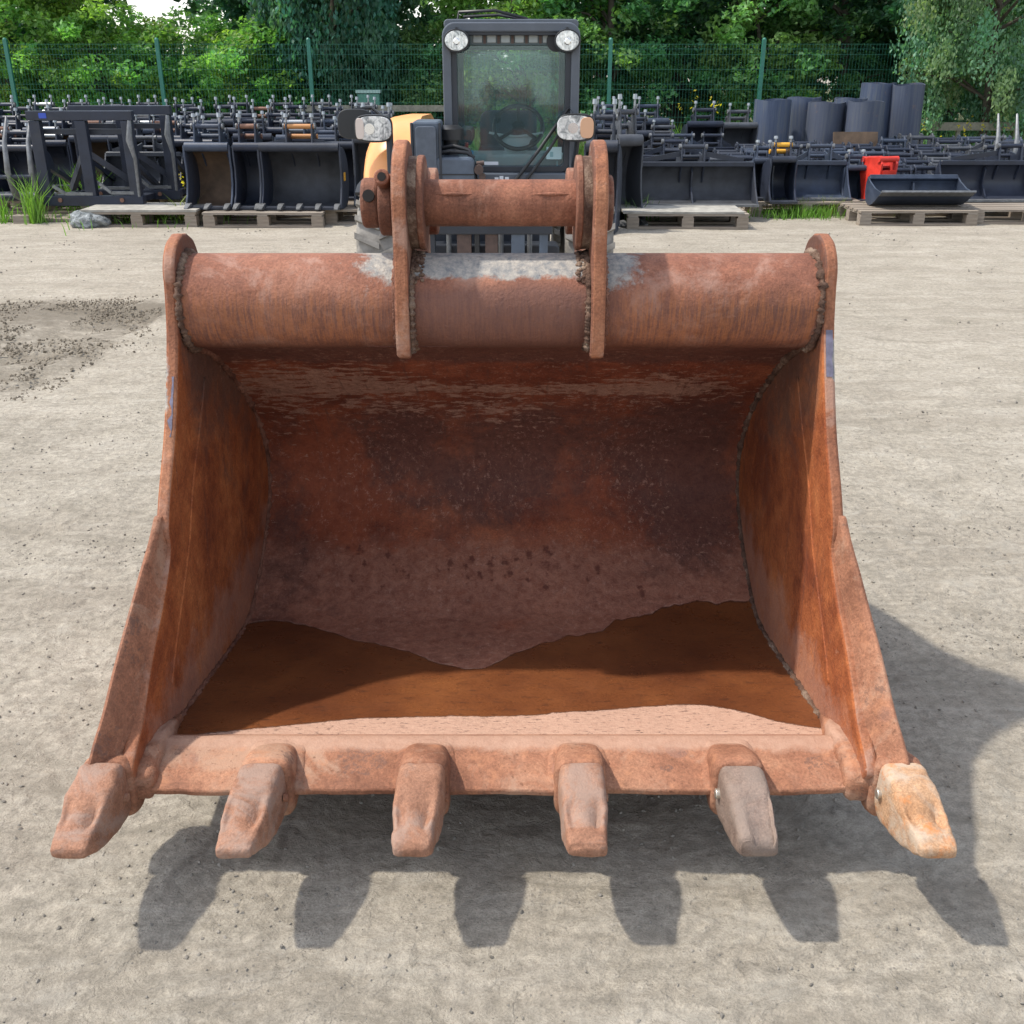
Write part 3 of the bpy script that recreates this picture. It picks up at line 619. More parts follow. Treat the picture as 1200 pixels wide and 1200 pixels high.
# --- teeth -------------------------------------------------------
def sring(xc, y, wd, zt, zb, n=28, e=.42, top=None, xs=0):
    q = []; zc, h = (zt+zb)/2, (zt-zb)/2
    for k in range(n):
        a = 2*math.pi*(k+.5)/n; ca, sa = math.cos(a), math.sin(a)
        X = math.copysign(abs(ca)**e, ca); Z = math.copysign(abs(sa)**e, sa); z = zc+h*Z
        if top and sa > 0: z += top(X)*min(1, sa*1.8)
        q.append((xc+xs+wd*X, y, z))
    return q
tx = [-.747, -.453, -.147, .158, .464, .772]
for i, x in enumerate(tx):
    if i == 0: x -= .012
    j = random.Random(i+3)
    def dense(sec, m, hx, ex0, topf, name, mat, par, lab=None, skx=0, seed=0, rough=.0012):
        A = np.array(sec); C_ = catmull(A, m); rings = []
        for (y, w_, zt, zb) in C_:
            w_ = w_*(.88 if topf else .93)
            t = (1.606-y)/.18; top = topf(y) if topf else None
            q = []; n = 72; zc, h = (zt+zb)/2, (zt-zb)/2
            e_ = ex0+(.22*max(0, t-.55) if topf else 0)
            for k in range(n):
                a = 2*math.pi*(k+.5)/n; ca, sa = math.cos(a), math.sin(a)
                X = math.copysign(abs(ca)**e_, ca); Z = math.copysign(abs(sa)**e_, sa)
                # even out the points along the flat faces
                xx = hx+w_*X; zz = zc+h*Z
                if top and sa > 0: zz += top(X)*min(1, sa*2.2)
                nn = float(fbm(np.array(xx*38+seed*7), np.array(y*38+zz*31), 3))-.45
                n2 = float(fbm(np.array(xx*150+seed*7), np.array(y*150+zz*99), 2))-.4
                d = nn*rough*5+n2*rough
                q.append((xx+skx*t+X*d, y-.3*d, zz+Z*d))
            rings.append(q)
        b = MB(); b.rings(rings); return b.build(name, mat, par, smooth=180, org=ORG, label=lab)
    ax = x
    ad = dense(((1.735,.030,.224,.17),(1.715,.044,.238,.150),(1.69,.050,.250,.135),(1.66,.0535,.262,.128),(1.635,.055,.270,.128),(1.616,.0545,.272,.135),(1.608,.051,.267,.145),(1.604,.044,.258,.16)), 5, ax, .48, None, 'adapter', M_lip, BUCK, seed=i)
    dense(((1.755,.030,.222,.19),(1.735,.056,.228,.19),(1.70,.066,.2275,.19),(1.645,.070,.2165,.19),(1.622,.060,.207,.19)), 5, ax, .6, None, 'weld_bead', M_lip, ad, seed=i+9, rough=.002)
    if i in (0, 5):
        dense(((1.88,.008,.195,.17),(1.82,.018,.220,.17),(1.76,.025,.240,.165),(1.70,.030,.246,.165),(1.65,.032,.243,.165),(1.625,.030,.232,.17),(1.616,.020,.218,.18)), 5, .705*(-1 if i == 0 else 1), .7, None, 'corner_weld', M_lip, ad, seed=i+20, rough=.003)
    wear = j.uniform(-.006,.006)
    if i == 4:
        sec = [(1.606,.044,.266,.165),(1.592,.0495,.272,.155),(1.54,.049,.266,.16),(1.50,.046,.255,.17),(1.465,.043,.244,.182),(1.445,.041,.238,.19),(1.438,.036,.230,.197)]
        topf = lambda y: (lambda X: -.012*max(0, min(1, (1.528-y)/.012))*min(1, max(0, (X+.32)/.06))*min(1, max(0, (.88-X)/.06)))
        mt = M_tooth_grey
    else:
        sec = [(1.606,.044,.270,.17),(1.598,.0495,.277,.158),(1.575,.0505,.276,.156),(1.535,.050,.270,.160),(1.505,.0485,.258,.167),(1.485,.046,.249,.174),(1.465,.043,.243,.182),(1.447,.041,.238,.19),(1.434,.0385,.232,.198),(1.427+wear,.035,.227,.203),(1.4235+wear,.027,.221,.207)]
        def topf(y):
            k = math.exp(-((y-1.492)/.020)**2)*.017+math.exp(-((y-1.47)/.012)**2)*.005
            k2 = .006*max(0, min(1, (1.53-y)/.03))*max(0, min(1, (y-1.432)/.03))
            return lambda X: -k*(math.exp(-((X-.50)/.20)**2)*1.15+math.exp(-((X+.62)/.22)**2)*.65) + k2*math.exp(-((X+.05)/.25)**2)
        mt = M_tooth_tan if i == 5 else M_tooth
    dx = {0: -.004, 1: -.012, 2: 0, 3: -.002, 4: .004, 5: .012}[i]
    skew = {0: .0, 1: -.005, 2: -.008, 3: .004, 4: .0, 5: .0}[i]
    sec = [(y, w_*(1+.025*j.uniform(-1,1)), zt, zb) for (y, w_, zt, zb) in sec]
    lab = {4: 'grey brown tooth with one flat hollow', 5: 'tan and orange tooth at the right end'}.get(i)
    to = dense(sec, 6, ax, .36, topf, 'tooth', mt, ad, lab, dx+skew, i*3+1)
    if i in (4, 5):
        b = MB(); xx = ax-.045; b.cyl((xx+.006, 1.578, .222), (xx-.006, 1.578, .222), .010, n=18); b.build('lock_pin', M_boltmetal, ad, smooth=40, org=ORG, bevel=.002)
    else:
        b = MB(); xx = ax+.0475; b.cyl((xx-.006, 1.575, .215), (xx+.003, 1.575, .215), .008, n=14); b.build('lock_pin', M_lip, ad, smooth=40, org=ORG)
# ================================================================ BACKGROUND YARD
P_ = R(23.63); CP, SP = math.cos(P_), math.sin(P_)
def wx(px, D, z=.3): return (px-600)/1200*(D*CP+(1.5-z)*SP)      # place of a thing across the yard at a given distance
def paint(name, col, rough=.36, wear=.12):
    t = NT(name); n = t.noise(6, 6, .65); r = t.objrand()
    c = t.mix(t.mr(n, .35, .7), tuple(x*.75 for x in col), tuple(x*1.5 for x in col))
    c = t.mix(t.mr(t.noise(2.2, 6, .7, dist=.5), .54, .72, 0, .45), c, (.07,.07,.075))   # settled dust
    c = t.mix(t.math('MULTIPLY', r, .35), c, (.05,.055,.07))
    c = t.mix(t.mr(t.noise(34, 5, .8), .66, .72, 0, wear), c, (.20,.11,.07))
    return t.out(c, t.mr(n, .3, .7, rough-.1, rough+.15), 0, t.bump(t.noise(40, 3), .2, .003), .38)
M_blk = paint('blue_black_paint', (.014,.019,.034))
M_blk2 = paint('graphite_paint', (.022,.027,.040), .5)
PAINTS = [M_blk, M_blk, M_blk2, M_blk, paint('blue_grey_paint', (.032,.044,.070), .4), paint('faded_grey_paint', (.055,.06,.07), .5, .35)]
M_in = simple('rusty_inside', (.09,.058,.036), .8, var=.5, vscale=5)
M_in2 = simple('scuffed_inside', (.035,.038,.045), .6, var=.4, vscale=6)
M_brown = simple('brown_steel', (.17,.085,.055), .7, var=.3)
M_bright = simple('bare_steel', (.42,.43,.44), .35, .75)
M_red = paint('red_paint', (.55,.035,.02), .42, .3)
M_opin = simple('orange_pin', (.42,.19,.06), .5)
M_yel = simple('yellow_sticker', (.65,.33,.03), .5)
M_white = simple('white_sticker', (.7,.72,.75), .5)
M_blue = simple('blue_sticker', (.03,.07,.4), .5)
M_wood = NT('pallet_wood')
def _wood():
    t = M_wood; r = t.objrand(); g = t.noise(1, 6, .7, vec=t.mapping(scale=(3, 40, 40)))
    c = t.mix(t.mr(g, .3, .7), (.17,.14,.115), (.36,.315,.26)); c = t.mix(t.math('MULTIPLY', r, .5), c, (.24,.19,.14))
    return t.out(c, .88, 0, t.bump(g, .4, .004), .2)
M_wood = _wood()
M_ply = simple('weathered_board', (.30,.285,.25), .85, var=.3, vscale=9)

# ---- pallet
def make_pallet():
    t = thing('wooden_pallet', (0,0,0), 0, 'x', 'pallet')
    pl = MB().box((0,0,0), (1.2,.098,.021)).mesh('plank', M_wood); bk = MB().box((0,0,0), (.115,.1,.085)).mesh('block', M_wood); cr = MB().box((0,0,0), (.098,.8,.018)).mesh('crossboard', M_wood)
    def put(me, n, loc):
        o = bpy.data.objects.new(n, me); COL.objects.link(o); o.parent = t; o.location = loc
    for k in range(6): put(pl, 'plank', (random.uniform(-.004,.004), -.35+k*.14, .135))
    for x in (-.54, 0, .54):
        put(cr, 'crossboard', (x, 0, .1145))
        for y in (-.345, 0, .345): put(bk, 'block', (x, y, .0625))
    for y in (-.345, 0, .345): put(pl, 'plank', (0, y, .0098))
    return t
_pal = make_pallet(); _pal_used = [0]
def pallet(px, D, label, rz=0, sx=1.0):
    o = _pal if not _pal_used[0] else copy_tree(_pal); _pal_used[0] = 1
    o.location = (wx(px, D, .07), D, 0); o.rotation_euler = (0,0,rz); o['label'] = label; o['group'] = 'pallets under the attachments'; o.scale = (sx, 1, 1)
    return o

# ---- digging bucket (mouth towards -y)
def dig_profile(h, d):
    return catmull([(-.50*d,.015),(-.15*d,.0),(.22*d,.035*h),(.42*d,.20*h),(.50*d,.42*h),(.46*d,.66*h),(.30*d,.85*h),(.05*d,.965*h),(-.22*d,.99*h)], 3)
def digging_bucket(loc, w, h, rz, label, group, teeth=4, inside=None, pin=None, sticker=False, d=None, lugs=True, tilt=0, paintm=None):
    d = d or h*.82; pm = paintm or random.choice(PAINTS)
    t = thing('digging_bucket', loc, rz, label, 'bucket', group)
    if tilt: t.rotation_euler = (tilt, 0, rz)
    pr = dig_profile(h, d)
    b = MB(); b.ribbon(pr, -w/2, w/2, .014); sh = b.build('shell', inside or pm, t, smooth=40)
    sh.data.materials.append(pm)
    front = [(-.24*d,1.02*h),(-.27*d,.86*h),(-.235*d,.62*h),(-.27*d,.40*h),(-.36*d,.22*h),(-.50*d,.07*h),(-.53*d,.0)]
    poly = front + [(y, z-.002) for y, z in pr]
    for s in (-1, 1):
        b = MB(); b.prism([(y, z) for y, z in poly], s*w/2, s*(w/2+.02)); b.build('side_plate', pm, t, smooth=40, bevel=.004, seg=1)
    b = MB(); b.cyl((-w/2, -.2*d, .985*h), (w/2, -.2*d, .985*h), .035*h/.6+.01, n=14); b.build('torque_tube', pm, t, smooth=40)
    b = MB(); b.box((0, -.49*d, .02), (w+.03, .09, .022), rx=.05); b.build('cutting_edge', M_blk2, t)
    if teeth:
        tm = None
        for k in range(teeth):
            x = -w/2+.02+(w-.04)*k/max(1, teeth-1)
            b = MB(); b.rings([[(x-a,-.45*d,.012),(x+a,-.45*d,.012),(x+a,-.45*d,.062),(x-a,-.45*d,.062)] for a in (.027,)]+[[(x-.027,-.56*d,.01),(x+.027,-.56*d,.01),(x+.027,-.56*d,.058),(x-.027,-.56*d,.058)]]+[[(x-.018,-.56*d-.085,.016),(x+.018,-.56*d-.085,.016),(x+.018,-.56*d-.085,.027),(x-.018,-.56*d-.085,.027)]])
            b.build('tooth', M_steelgrey, t)
    if lugs:
        g = min(.12, w*.28)
        for s in (-1, 1):
            b = MB(); b.prism([(-.20*d,.95*h),(-.12*d,1.16*h),(-.08*d,1.34*h),(-.02*d,1.38*h),(.05*d,1.33*h),(.12*d,1.18*h),(.24*d,1.20*h),(.32*d,1.14*h),(.34*d,1.02*h),(.45*d,.62*h),(.2*d,.9*h)], s*g, s*(g+.018)); b.build('lug', pm, t, bevel=.004, seg=1)
        b = MB(); b.cyl((-g-.03,-.02*d,1.30*h), (g+.03,-.02*d,1.30*h), .024, n=12); b.build('pin', pin or pm, t, smooth=40)
        b = MB(); b.cyl((-g-.03,.25*d,1.13*h), (g+.03,.25*d,1.13*h), .024, n=12); b.build('pin', pin or pm, t, smooth=40)
        for s in (-1, 1):   # pin caps and upright locking pins that catch the light
            b = MB(); b.cyl((s*(g+.03),-.02*d,1.30*h), (s*(g+.045),-.02*d,1.30*h), .03, n=12); b.build('pin_cap', M_steelgrey, t, smooth=40)
            b = MB(); b.tube([(s*(g+.01),-.02*d,1.34*h), (s*(g+.01),-.02*d,1.44*h), (s*(g+.01),-.03*d,1.445*h), (s*(g+.01),-.02*d,1.50*h)], [.011,.011,.024,.020], 8); b.build('locking_pin', M_caplight, t, smooth=40)
        if w > .5:
            for s in (-1, 1):
                b = MB(); b.beam((s*(g+.01), -.1*d, 1.06*h), (s*(w/2-.04), -.12*d, 1.0*h), .018, .06); b.build('brace', pm, t)
    if sticker:
        b = MB(); b.box((w/2+.022, .02*d, .5*h), (.003, .09, .08)); b.build('sticker', M_yel, t)
    return t
M_caplight = simple('grey_cap', (.30,.32,.33), .4, .5)
M_steelgrey = simple('worn_grey_steel', (.16,.165,.17), .45, .4, var=.3)

# ---- wide ditching bucket
def ditch_bucket(loc, w, h, rz, label, group, tilt=0, lugs=True, ribs=1, inside=None, paintm=None, d=None):
    pm = paintm or random.choice(PAINTS); d = d or h*1.15
    t = thing('ditching_bucket', loc, rz, label, 'bucket', group); t.rotation_euler = (tilt, 0, rz)
    pr = catmull([(-.55*d,.01),(-.2*d,.0),(.15*d,.05*h),(.38*d,.28*h),(.42*d,.55*h),(.34*d,.85*h),(.22*d,1.0*h)], 3)
    b = MB(); b.ribbon(pr, -w/2, w/2, .012); b.build('shell', inside or pm, t, smooth=40)
    for s in (-1, 1):
        b = MB(); b.prism([(.20*d,1.03*h),(.08*d,.8*h),(-.2*d,.4*h),(-.55*d,.05*h),(-.57*d,-.005)]+[(y,z-.002) for y,z in pr], s*w/2, s*(w/2+.016)); b.build('side_plate', pm, t, bevel=.003, seg=1)
    b = MB(); b.box((0,-.53*d,.012), (w+.03,.10,.02)); b.build('cutting_edge', M_steelgrey, t)
    b = MB(); b.box((0,.22*d,1.0*h), (w,.07,.05)); b.build('top_rail', pm, t, bevel=.006, seg=1)
    for k in range(ribs):
        x = (k+1)/(ribs+1)*w-w/2
        b = MB(); b.prism([(.30*d,.95*h),(.18*d,.8*h),(.22*d,.4*h),(-.05*d,.1*h),(-.2*d,.01),(.15*d,.055*h),(.37*d,.28*h),(.41*d,.55*h)], x-.008, x+.008); b.build('rib', pm, t)
    if lugs:
        g = .11
        for s in (-1, 1):
            b = MB(); b.prism([(.15*d,.98*h),(.20*d,1.25*h),(.28*d,1.0*h+.22),(.38*d,1.0*h+.20),(.5*d,1.0*h+.08),(.9*d,1.0*h+.10),(1.0*d,1.0*h),(.6*d,.55*h),(.38*d,.5*h)], s*g, s*(g+.018)); b.build('lug', pm, t, bevel=.004, seg=1)
            b = MB(); b.beam((s*(g+.01), .3*d, h+.10), (s*(w*.42), .25*d, h+.03), .016, .05); b.build('brace', pm, t)
            b = MB(); b.cyl((s*(g+.01), .3*d, h+.17), (s*(g+.04), .3*d, h+.17), .028, n=12); b.build('pin_cap', M_steelgrey, t, smooth=40)
        for y, z in ((.30*d, h+.17), (.85*d, h+.05)):
            b = MB(); b.cyl((-g-.02,y,z), (g+.02,y,z), .022, n=12); b.build('pin', pm, t, smooth=40)
    return t

# ---- quick coupler frame
def coupler(loc, w, h, rz, label, group, paintm=None, tilt=0):
    pm = paintm or M_blk2
    t = thing('quick_coupler', loc, rz, label, 'coupler', group); t.rotation_euler = (tilt, 0, rz)
    for s in (-1, 1):
        b = MB(); b.prism([(-.22,0),(-.24,.35*h),(-.20,.9*h),(-.15,1.0*h),(-.08,.92*h),(-.05,.6*h),(.10,.62*h),(.13,.95*h),(.20,.98*h),(.24,.8*h),(.26,0)], s*w/2, s*(w/2+.022)); b.build('side_plate', pm, t, bevel=.004, seg=1)
    for y, z in ((-.17, .86*h), (.18, .85*h)):
        b = MB(); b.cyl((-w/2-.035,y,z), (w/2+.035,y,z), .026, n=14); b.build('cross_pin', pm, t, smooth=40)
    b = MB(); b.box((0,.0,.06*h), (w,.46,.03)); b.build('base_plate', pm, t)
    b = MB(); b.box((0,-.225,.28*h), (w,.016,.4*h), rx=.12); b.build('front_plate', pm, t)
    return t
def ripper(loc, w, h, rz, label, group):
    t = thing('hooked_grab', loc, rz, label, 'grab', group)
    for s in (-1, -.33, .33, 1):
        b = MB(); pts = [(s*w/2+.02*s, .25, .05), (s*w/2, .05, .02), (s*w/2, -.2, .1), (s*w/2, -.30, .35*h), (s*w/2, -.24, .65*h), (s*w/2, -.05, .9*h)]
        b.tube(pts, [.03,.035,.035,.03,.024,.012], 6); b.build('tine', M_steelgrey, t, smooth=60)
    b = MB(); b.cyl((-w/2-.05,.05,.05), (w/2+.05,.05,.05), .04, n=12); b.cyl((-w/2,-.28,.3*h), (w/2,-.28,.3*h), .022, n=10); b.build('cross_tube', M_blk2, t, smooth=40)
    return t

G_PALL = 'pallets under the attachments'
# pallets (front edge line of the yard)
pallet(175, 10.95, 'pale wooden pallet with a flat board, below the right half of the dark fork frames', 0)
pallet(318, 10.92, 'wooden pallet carrying the three dark toothed buckets left of the machine')
pallet(455, 11.15, 'wooden pallet partly hidden behind the rusty lug, left of the machine')
pallet(800, 10.82, 'weathered pallet jutting forward under the wide two bay bucket, right of the machine', -.02)
pallet(935, 11.75, 'wooden pallet with grass below it, under the narrow dark buckets')
pallet(1060, 11.05, 'grey wooden pallet under the small curved ditching bucket', .02)
pallet(1190, 11.15, 'light wooden pallet at the right edge of the yard', -.02)
pallet(60, 11.9, 'wooden pallet under the left half of the fork frames', 0)
for k, (px, D) in enumerate(((235,12.2),(350,12.2),(450,12.5),(760,12.3),(1010,12.6),(1130,12.7),(80,13.4),(210,13.6),(340,13.8),(450,14),(750,13.9),(880,14),(1010,14.2),(1130,14.3))):
    pallet(px, D, ('wooden pallet hidden under the %s attachment row, %s' % ('second' if D < 13 else 'third', ['behind the left fork frame','behind the three toothed buckets','beside the orange machine','just right of the machine','behind the narrow buckets','behind the red coupler','far right behind the curved bucket','at the left end','left of centre behind the frames','behind the brown inside bucket','left of the orange hood','right of the cab','below the short pipes','below the tall pipes'][k % 14])))
# boards laid on pallets
b = MB(); b.box((0,0,0), (1.16,.62,.02)); o = b.build('board', M_ply); o.location = (wx(175,10.9,.15), 10.86, .157); tag(o, 'flat grey board lying on the pallet in front of the fork frames', 'board')
b = MB(); b.box((0,0,0), (1.19,.60,.018)); o = b.build('board', M_ply); o.location = (wx(797,10.7,.15), 10.72, .156); o.rotation_euler = (0,0,-.02); tag(o, 'pale weathered board on the pallet in front of the wide two bay bucket', 'board')
b = MB(); b.box((0,0,0), (.17,.1,.08)); o = b.build('wood_block', M_wood, bevel=.004); o.location = (wx(27,10.85,.04), 10.85, .042); tag(o, 'short wooden block lying on the ground left of the plastic sack', 'wood block')
b = MB(); b.box((0,0,0), (1.3,.07,.03)); o = b.build('timber', M_wood, bevel=.004); o.location = (wx(70,10.9,.02), 10.95, .02); tag(o, 'thin timber lying on the ground behind the plastic sack', 'timber')

# crumpled sack
b = MB(); import bmesh as _bm
bm = _bm.new(); _bm.ops.create_icosphere(bm, subdivisions=4, radius=1)
for v in bm.verts:
    x, y, z = v.co; n = float(fbm(np.array(x*2.4+5+z), np.array(y*2.4+z*1.7+7), 4)); v.co *= .72+.6*n
    v.co.z = max(v.co.z, -.55)
b.v = [(v.co.x*.21, v.co.y*.17, (v.co.z+.55)*.105) for v in bm.verts]; b.f = [tuple(q.index for q in f.verts) for f in bm.faces]; bm.free()
t_ = NT('grey_plastic'); nn = t_.noise(14, 6, .7, dist=1.2)
M_sack = t_.out(t_.mix(t_.mr(nn,.4,.6), (.10,.115,.12), (.36,.39,.40)), .32, 0, t_.bump(nn, 1.0, .05), .5)
o = b.build('plastic_sack', M_sack, smooth=50); o.location = (wx(99,10.45,.05), 10.62, 0); tag(o, 'crumpled grey plastic sack lying on the ground in front of the fork frames', 'sack')

# ---- fork / carriage frames
def fork_frame(px0, px1, D, zt, label, braces):
    x0, x1 = wx(px0, D, .6), wx(px1, D, .6); xc = (x0+x1)/2; W = (x1-x0)
    t = thing('fork_frame', (xc, D, .15), 0, label, 'frame', 'fork carriage frames standing on pallets')
    h = zt-.15
    b = MB(); b.box((0,0,h-.045), (W,.09,.09)); b.build('top_beam', M_blk, t, bevel=.006)
    b = MB(); b.box((0,0,.05), (W,.10,.10)); b.build('bottom_beam', M_blk, t, bevel=.006)
    for x in (-W/2+.07, .0, W/2-.07):
        b = MB(); b.box((x,0,h/2), (.11,.085,h-.19)); b.build('post', M_blk, t, bevel=.006)
    b = MB(); b.box((0,.10,h*.78), (W*.9,.05,.05)); b.build('crossbar', M_blk2, t)
    for s, (a, c) in braces:
        b = MB(); b.beam((s*W*.10+a*W*.36*s, .25, .14), (s*.03+s*W*c, .02, h*.55), .05, .06); b.build('brace', M_blk2, t)
    # fork shoe running back
    for s in (-1, 1):
        b = MB(); b.beam((s*(W/2-.1), 0, .05), (s*(W/2-.1), .95, .04), .10, .06); b.build('fork_arm', M_blk, t, bevel=.004)
        b = MB(); b.cyl((s*W*.3,-.052,.06), (s*W*.3,-.065,.06), .022, n=12); b.build('bolt', M_brown, t)
        b = MB(); b.beam((s*(W/2-.1), .85, .08), (s*(W/2-.06), .04, h*.45), .05, .05); b.build('stay', M_blk2, t)
    b = MB(); b.tube([(W*.47,-.04,h*.9),(W*.455,-.07,h*.7),(W*.48,-.05,h*.5),(W*.47,-.05,h*.1)], [.02,.035,.02,.015], 8); b.build('latch_rod', M_steelgrey, t, smooth=60)
    b = MB(); b.beam((-W*.36,-.03,.20), (-W*.25,-.03,.12), .03, .03); b.beam((-W*.25,-.03,.12), (W*.02,-.03,.12), .03, .03); b.beam((W*.10,-.03,.22), (W*.2,-.03,.13), .03, .03); b.beam((W*.2,-.03,.13), (W*.42,-.03,.13), .03, .03); b.build('lower_rail', M_steelgrey, t)
    return t
f1 = fork_frame(41, 163, 11.05, 1.07, 'nearer dark fork carriage frame with a small blue sticker on its top beam', [(-1,(.5,.0)),(1,(.9,.0))])
b = MB(); b.box((-.36,-.047,.875), (.075,.004,.05)); b.build('sticker', M_blue, f1)
fork_frame(90, 207, 11.6, 1.10, 'farther dark fork carriage frame showing behind and right of the nearer one', [(1,(.9,.0))])
ripper((wx(12,11.4,.5), 11.3, .15), .7, .95, .1, 'dark grab with curved tines at the left edge beside the fork frame', None)
ripper((wx(1192,12.6,.5), 12.6, .12), .6, .95, -.2, 'grab with upright curved tines at the right edge below the willow', None)

# ---- front row of buckets
GB = 'dark toothed buckets in the front row'
digging_bucket((wx(251,11,.4), 10.98, .147), .44, .60, -.04, 'narrow dark toothed bucket with brown worn inside, leftmost of three on one pallet', GB, 3, inside=M_in, d=.5)
digging_bucket((wx(297,11,.4), 10.98, .147), .26, .60, -.05, 'very narrow dark toothed bucket in the middle of three on one pallet', GB, 2, pin=M_brown, d=.5)
digging_bucket((wx(357,11,.4), 10.95, .147), .80, .60, -.03, 'wide dark toothed bucket with orange pin and yellow sticker, rightmost of three on one pallet', GB, 5, pin=M_opin, sticker=True, inside=M_in2, d=.5)
digging_bucket((wx(413,11.9,.4), 11.75, .147), .50, .56, .02, 'dark bucket partly behind the wide toothed bucket, left of the orange hood', GB, 0)
digging_bucket((wx(446,11.4,.4), 11.3, .147), .46, .66, .02, 'tall dark bucket beside the orange hood of the machine', GB, 3)
digging_bucket((wx(704,10.5,.4), 10.35, .0), .30, .80, -.2, 'tall narrow dark bucket leaning right behind the rusty lug', GB, 2, d=.42)
digging_bucket((wx(729,11.0,.4), 10.85, .0), .26, .82, .35, 'tall dark bucket turned sideways at the left end of the jutting pallet', GB, 2, d=.46)
ditch_bucket((wx(811,11.3,.4), 11.22, .147), 1.27, .39, .0, 'wide low bucket divided into two bays behind the jutting pallet', 'low wide buckets', ribs=1, inside=M_in2)
digging_bucket((wx(888,11.9,.4), 11.75, .147), .20, .40, -.05, 'slim dark bucket just left of the bucket with yellow stickers', GB, 0, d=.5)
digging_bucket((wx(912,11.5,.4), 11.45, .147), .25, .44, .03, 'small boxy dark bucket with a yellow sticker right of the two bay bucket', GB, 0, sticker=True, d=.5, pin=M_yel)
ditch_bucket((wx(957,11.9,.4), 11.75, .147), .58, .36, -.03, 'medium low bucket between the boxy bucket and the red coupler', 'low wide buckets', ribs=0)
digging_bucket((wx(997,12.0,.4), 11.9, .10), .24, .36, 0, 'small square bucket touching the red coupler on its left', GB, 0, d=.4)
def red_bracket(loc, rz, label):
    t = thing('red_bracket', loc, rz, label, 'bracket')
    for s in (-1, 1):
        b = MB(); b.prism([(-.15,0),(-.19,.40),(-.13,.47),(.16,.44),(.20,.30),(.10,0)], s*.08, s*.105); b.build('side_plate', M_red, t, bevel=.006, seg=2)
    b = MB(); b.beam((0,-.15,.0), (0,-.185,.33), .16, .02, up=(0,1,0)); b.build('front_plate', M_red, t)
    for y, z in ((-.14,.44),(.15,.42)):
        b = MB(); b.cyl((-.12,y,z), (.12,y,z), .032, n=16); b.build('cross_tube', M_red, t, smooth=40)
    b = MB(); b.box((0,.04,.36), (.16,.24,.02)); b.build('web_plate', M_red, t)
    return t
red_bracket((wx(1026,11.8,.3), 11.75, .12), .28, 'bright red steel bracket standing among the dark attachments')
ditch_bucket((wx(1073,11.1,.3), 10.98, .175), .92, .32, .0, 'small curved ditching bucket rocked back on the grey pallet', 'low wide buckets', tilt=-.50, lugs=False, ribs=1, d=.46)
ditch_bucket((wx(1178,11.7,.3), 11.6, .15), 1.5, .37, .0, 'long low ditching bucket running out of frame at the right', 'low wide buckets', ribs=2)

# ---- rows behind
ordw = ['first','second','third','fourth','fifth','sixth','seventh','eighth','ninth','tenth','eleventh','twelfth','thirteenth','fourteenth','fifteenth','sixteenth']
rowname = {12.2: 'second row', 12.4: 'second row', 13.0: 'third row', 13.1: 'third row', 13.8: 'fourth row', 14.0: 'fourth row', 14.5: 'fifth row', 15.0: 'fifth row', 15.3: 'rearmost row', 16.0: 'rearmost row'}
def row(side, Dn, items):
    cnt = {}
    for (kind, px, w_, h_) in items:
        D = Dn + random.uniform(-.12,.12); k = cnt.get(kind, 0); cnt[kind] = k+1
        x = wx(px, D, .4); rz = random.uniform(-.12,.12)
        pos = '%s from the left in the %s %s of the machine' % (ordw[k], rowname[Dn], side)
        z = .147 if Dn < 14.6 else 0.16
        if kind == 'dig': digging_bucket((x,D,z), w_, h_, rz, 'dark toothless digging bucket, ' + pos, 'dark buckets in the rows behind', 0, pin=random.choice([None]*11+[M_brown,M_bright]), inside=random.choice([None,None,M_in2,M_in]))
        elif kind == 'ditch': ditch_bucket((x,D,z), w_, h_, rz*.3, 'low wide dark bucket, ' + pos, 'low wide buckets in the rows behind', ribs=random.choice([0,1,2]), inside=random.choice([None,M_in2]))
        else: coupler((x,D,z), w_, h_, rz, 'dark quick coupler frame, ' + pos, 'quick couplers in the rows behind', tilt=random.uniform(-.05,.05), paintm=random.choice(PAINTS))
row('left', 12.2, [('dig',28,.5,.5),('ditch',168,.85,.42),('dig',232,.5,.55),('dig',385,.5,.5)])
row('left', 13.0, [('dig',5,.5,.5),('dig',60,.5,.5),('dig',112,.45,.55),('dig',155,.4,.55),('dig',200,.45,.55),('dig',250,.4,.55),('dig',300,.45,.56),('dig',348,.4,.56),('dig',396,.45,.56),('dig',440,.4,.6)])
row('left', 14.0, [('dig',18,.4,.56),('dig',55,.4,.58),('dig',92,.4,.56),('dig',132,.4,.56),('dig',172,.4,.58),('dig',212,.4,.56),('dig',252,.4,.58),('dig',290,.4,.58),('dig',330,.4,.58),('dig',368,.4,.58),('dig',410,.4,.6),('dig',450,.4,.6)])
row('left', 15.0, [('dig',35,.4,.6),('dig',75,.4,.6),('dig',115,.4,.6),('dig',150,.4,.6),('dig',192,.4,.6),('dig',232,.4,.6),('dig',270,.4,.62),('dig',312,.4,.6),('dig',350,.4,.62),('dig',392,.4,.6),('dig',432,.4,.62)])
row('left', 16.0, [('dig',15,.4,.62),('dig',60,.4,.62),('dig',100,.4,.62),('dig',140,.4,.6),('dig',180,.4,.62),('dig',222,.4,.6),('dig',285,.4,.62),('dig',335,.4,.62),('dig',380,.4,.62),('dig',425,.4,.62)])
row('right', 12.4, [('ditch',790,.8,.36),('coupler',868,.26,.30),('ditch',925,.55,.3),('coupler',985,.26,.32),('coupler',1048,.26,.30),('coupler',1078,.26,.3),('coupler',1110,.26,.32),('ditch',1168,.8,.3)])
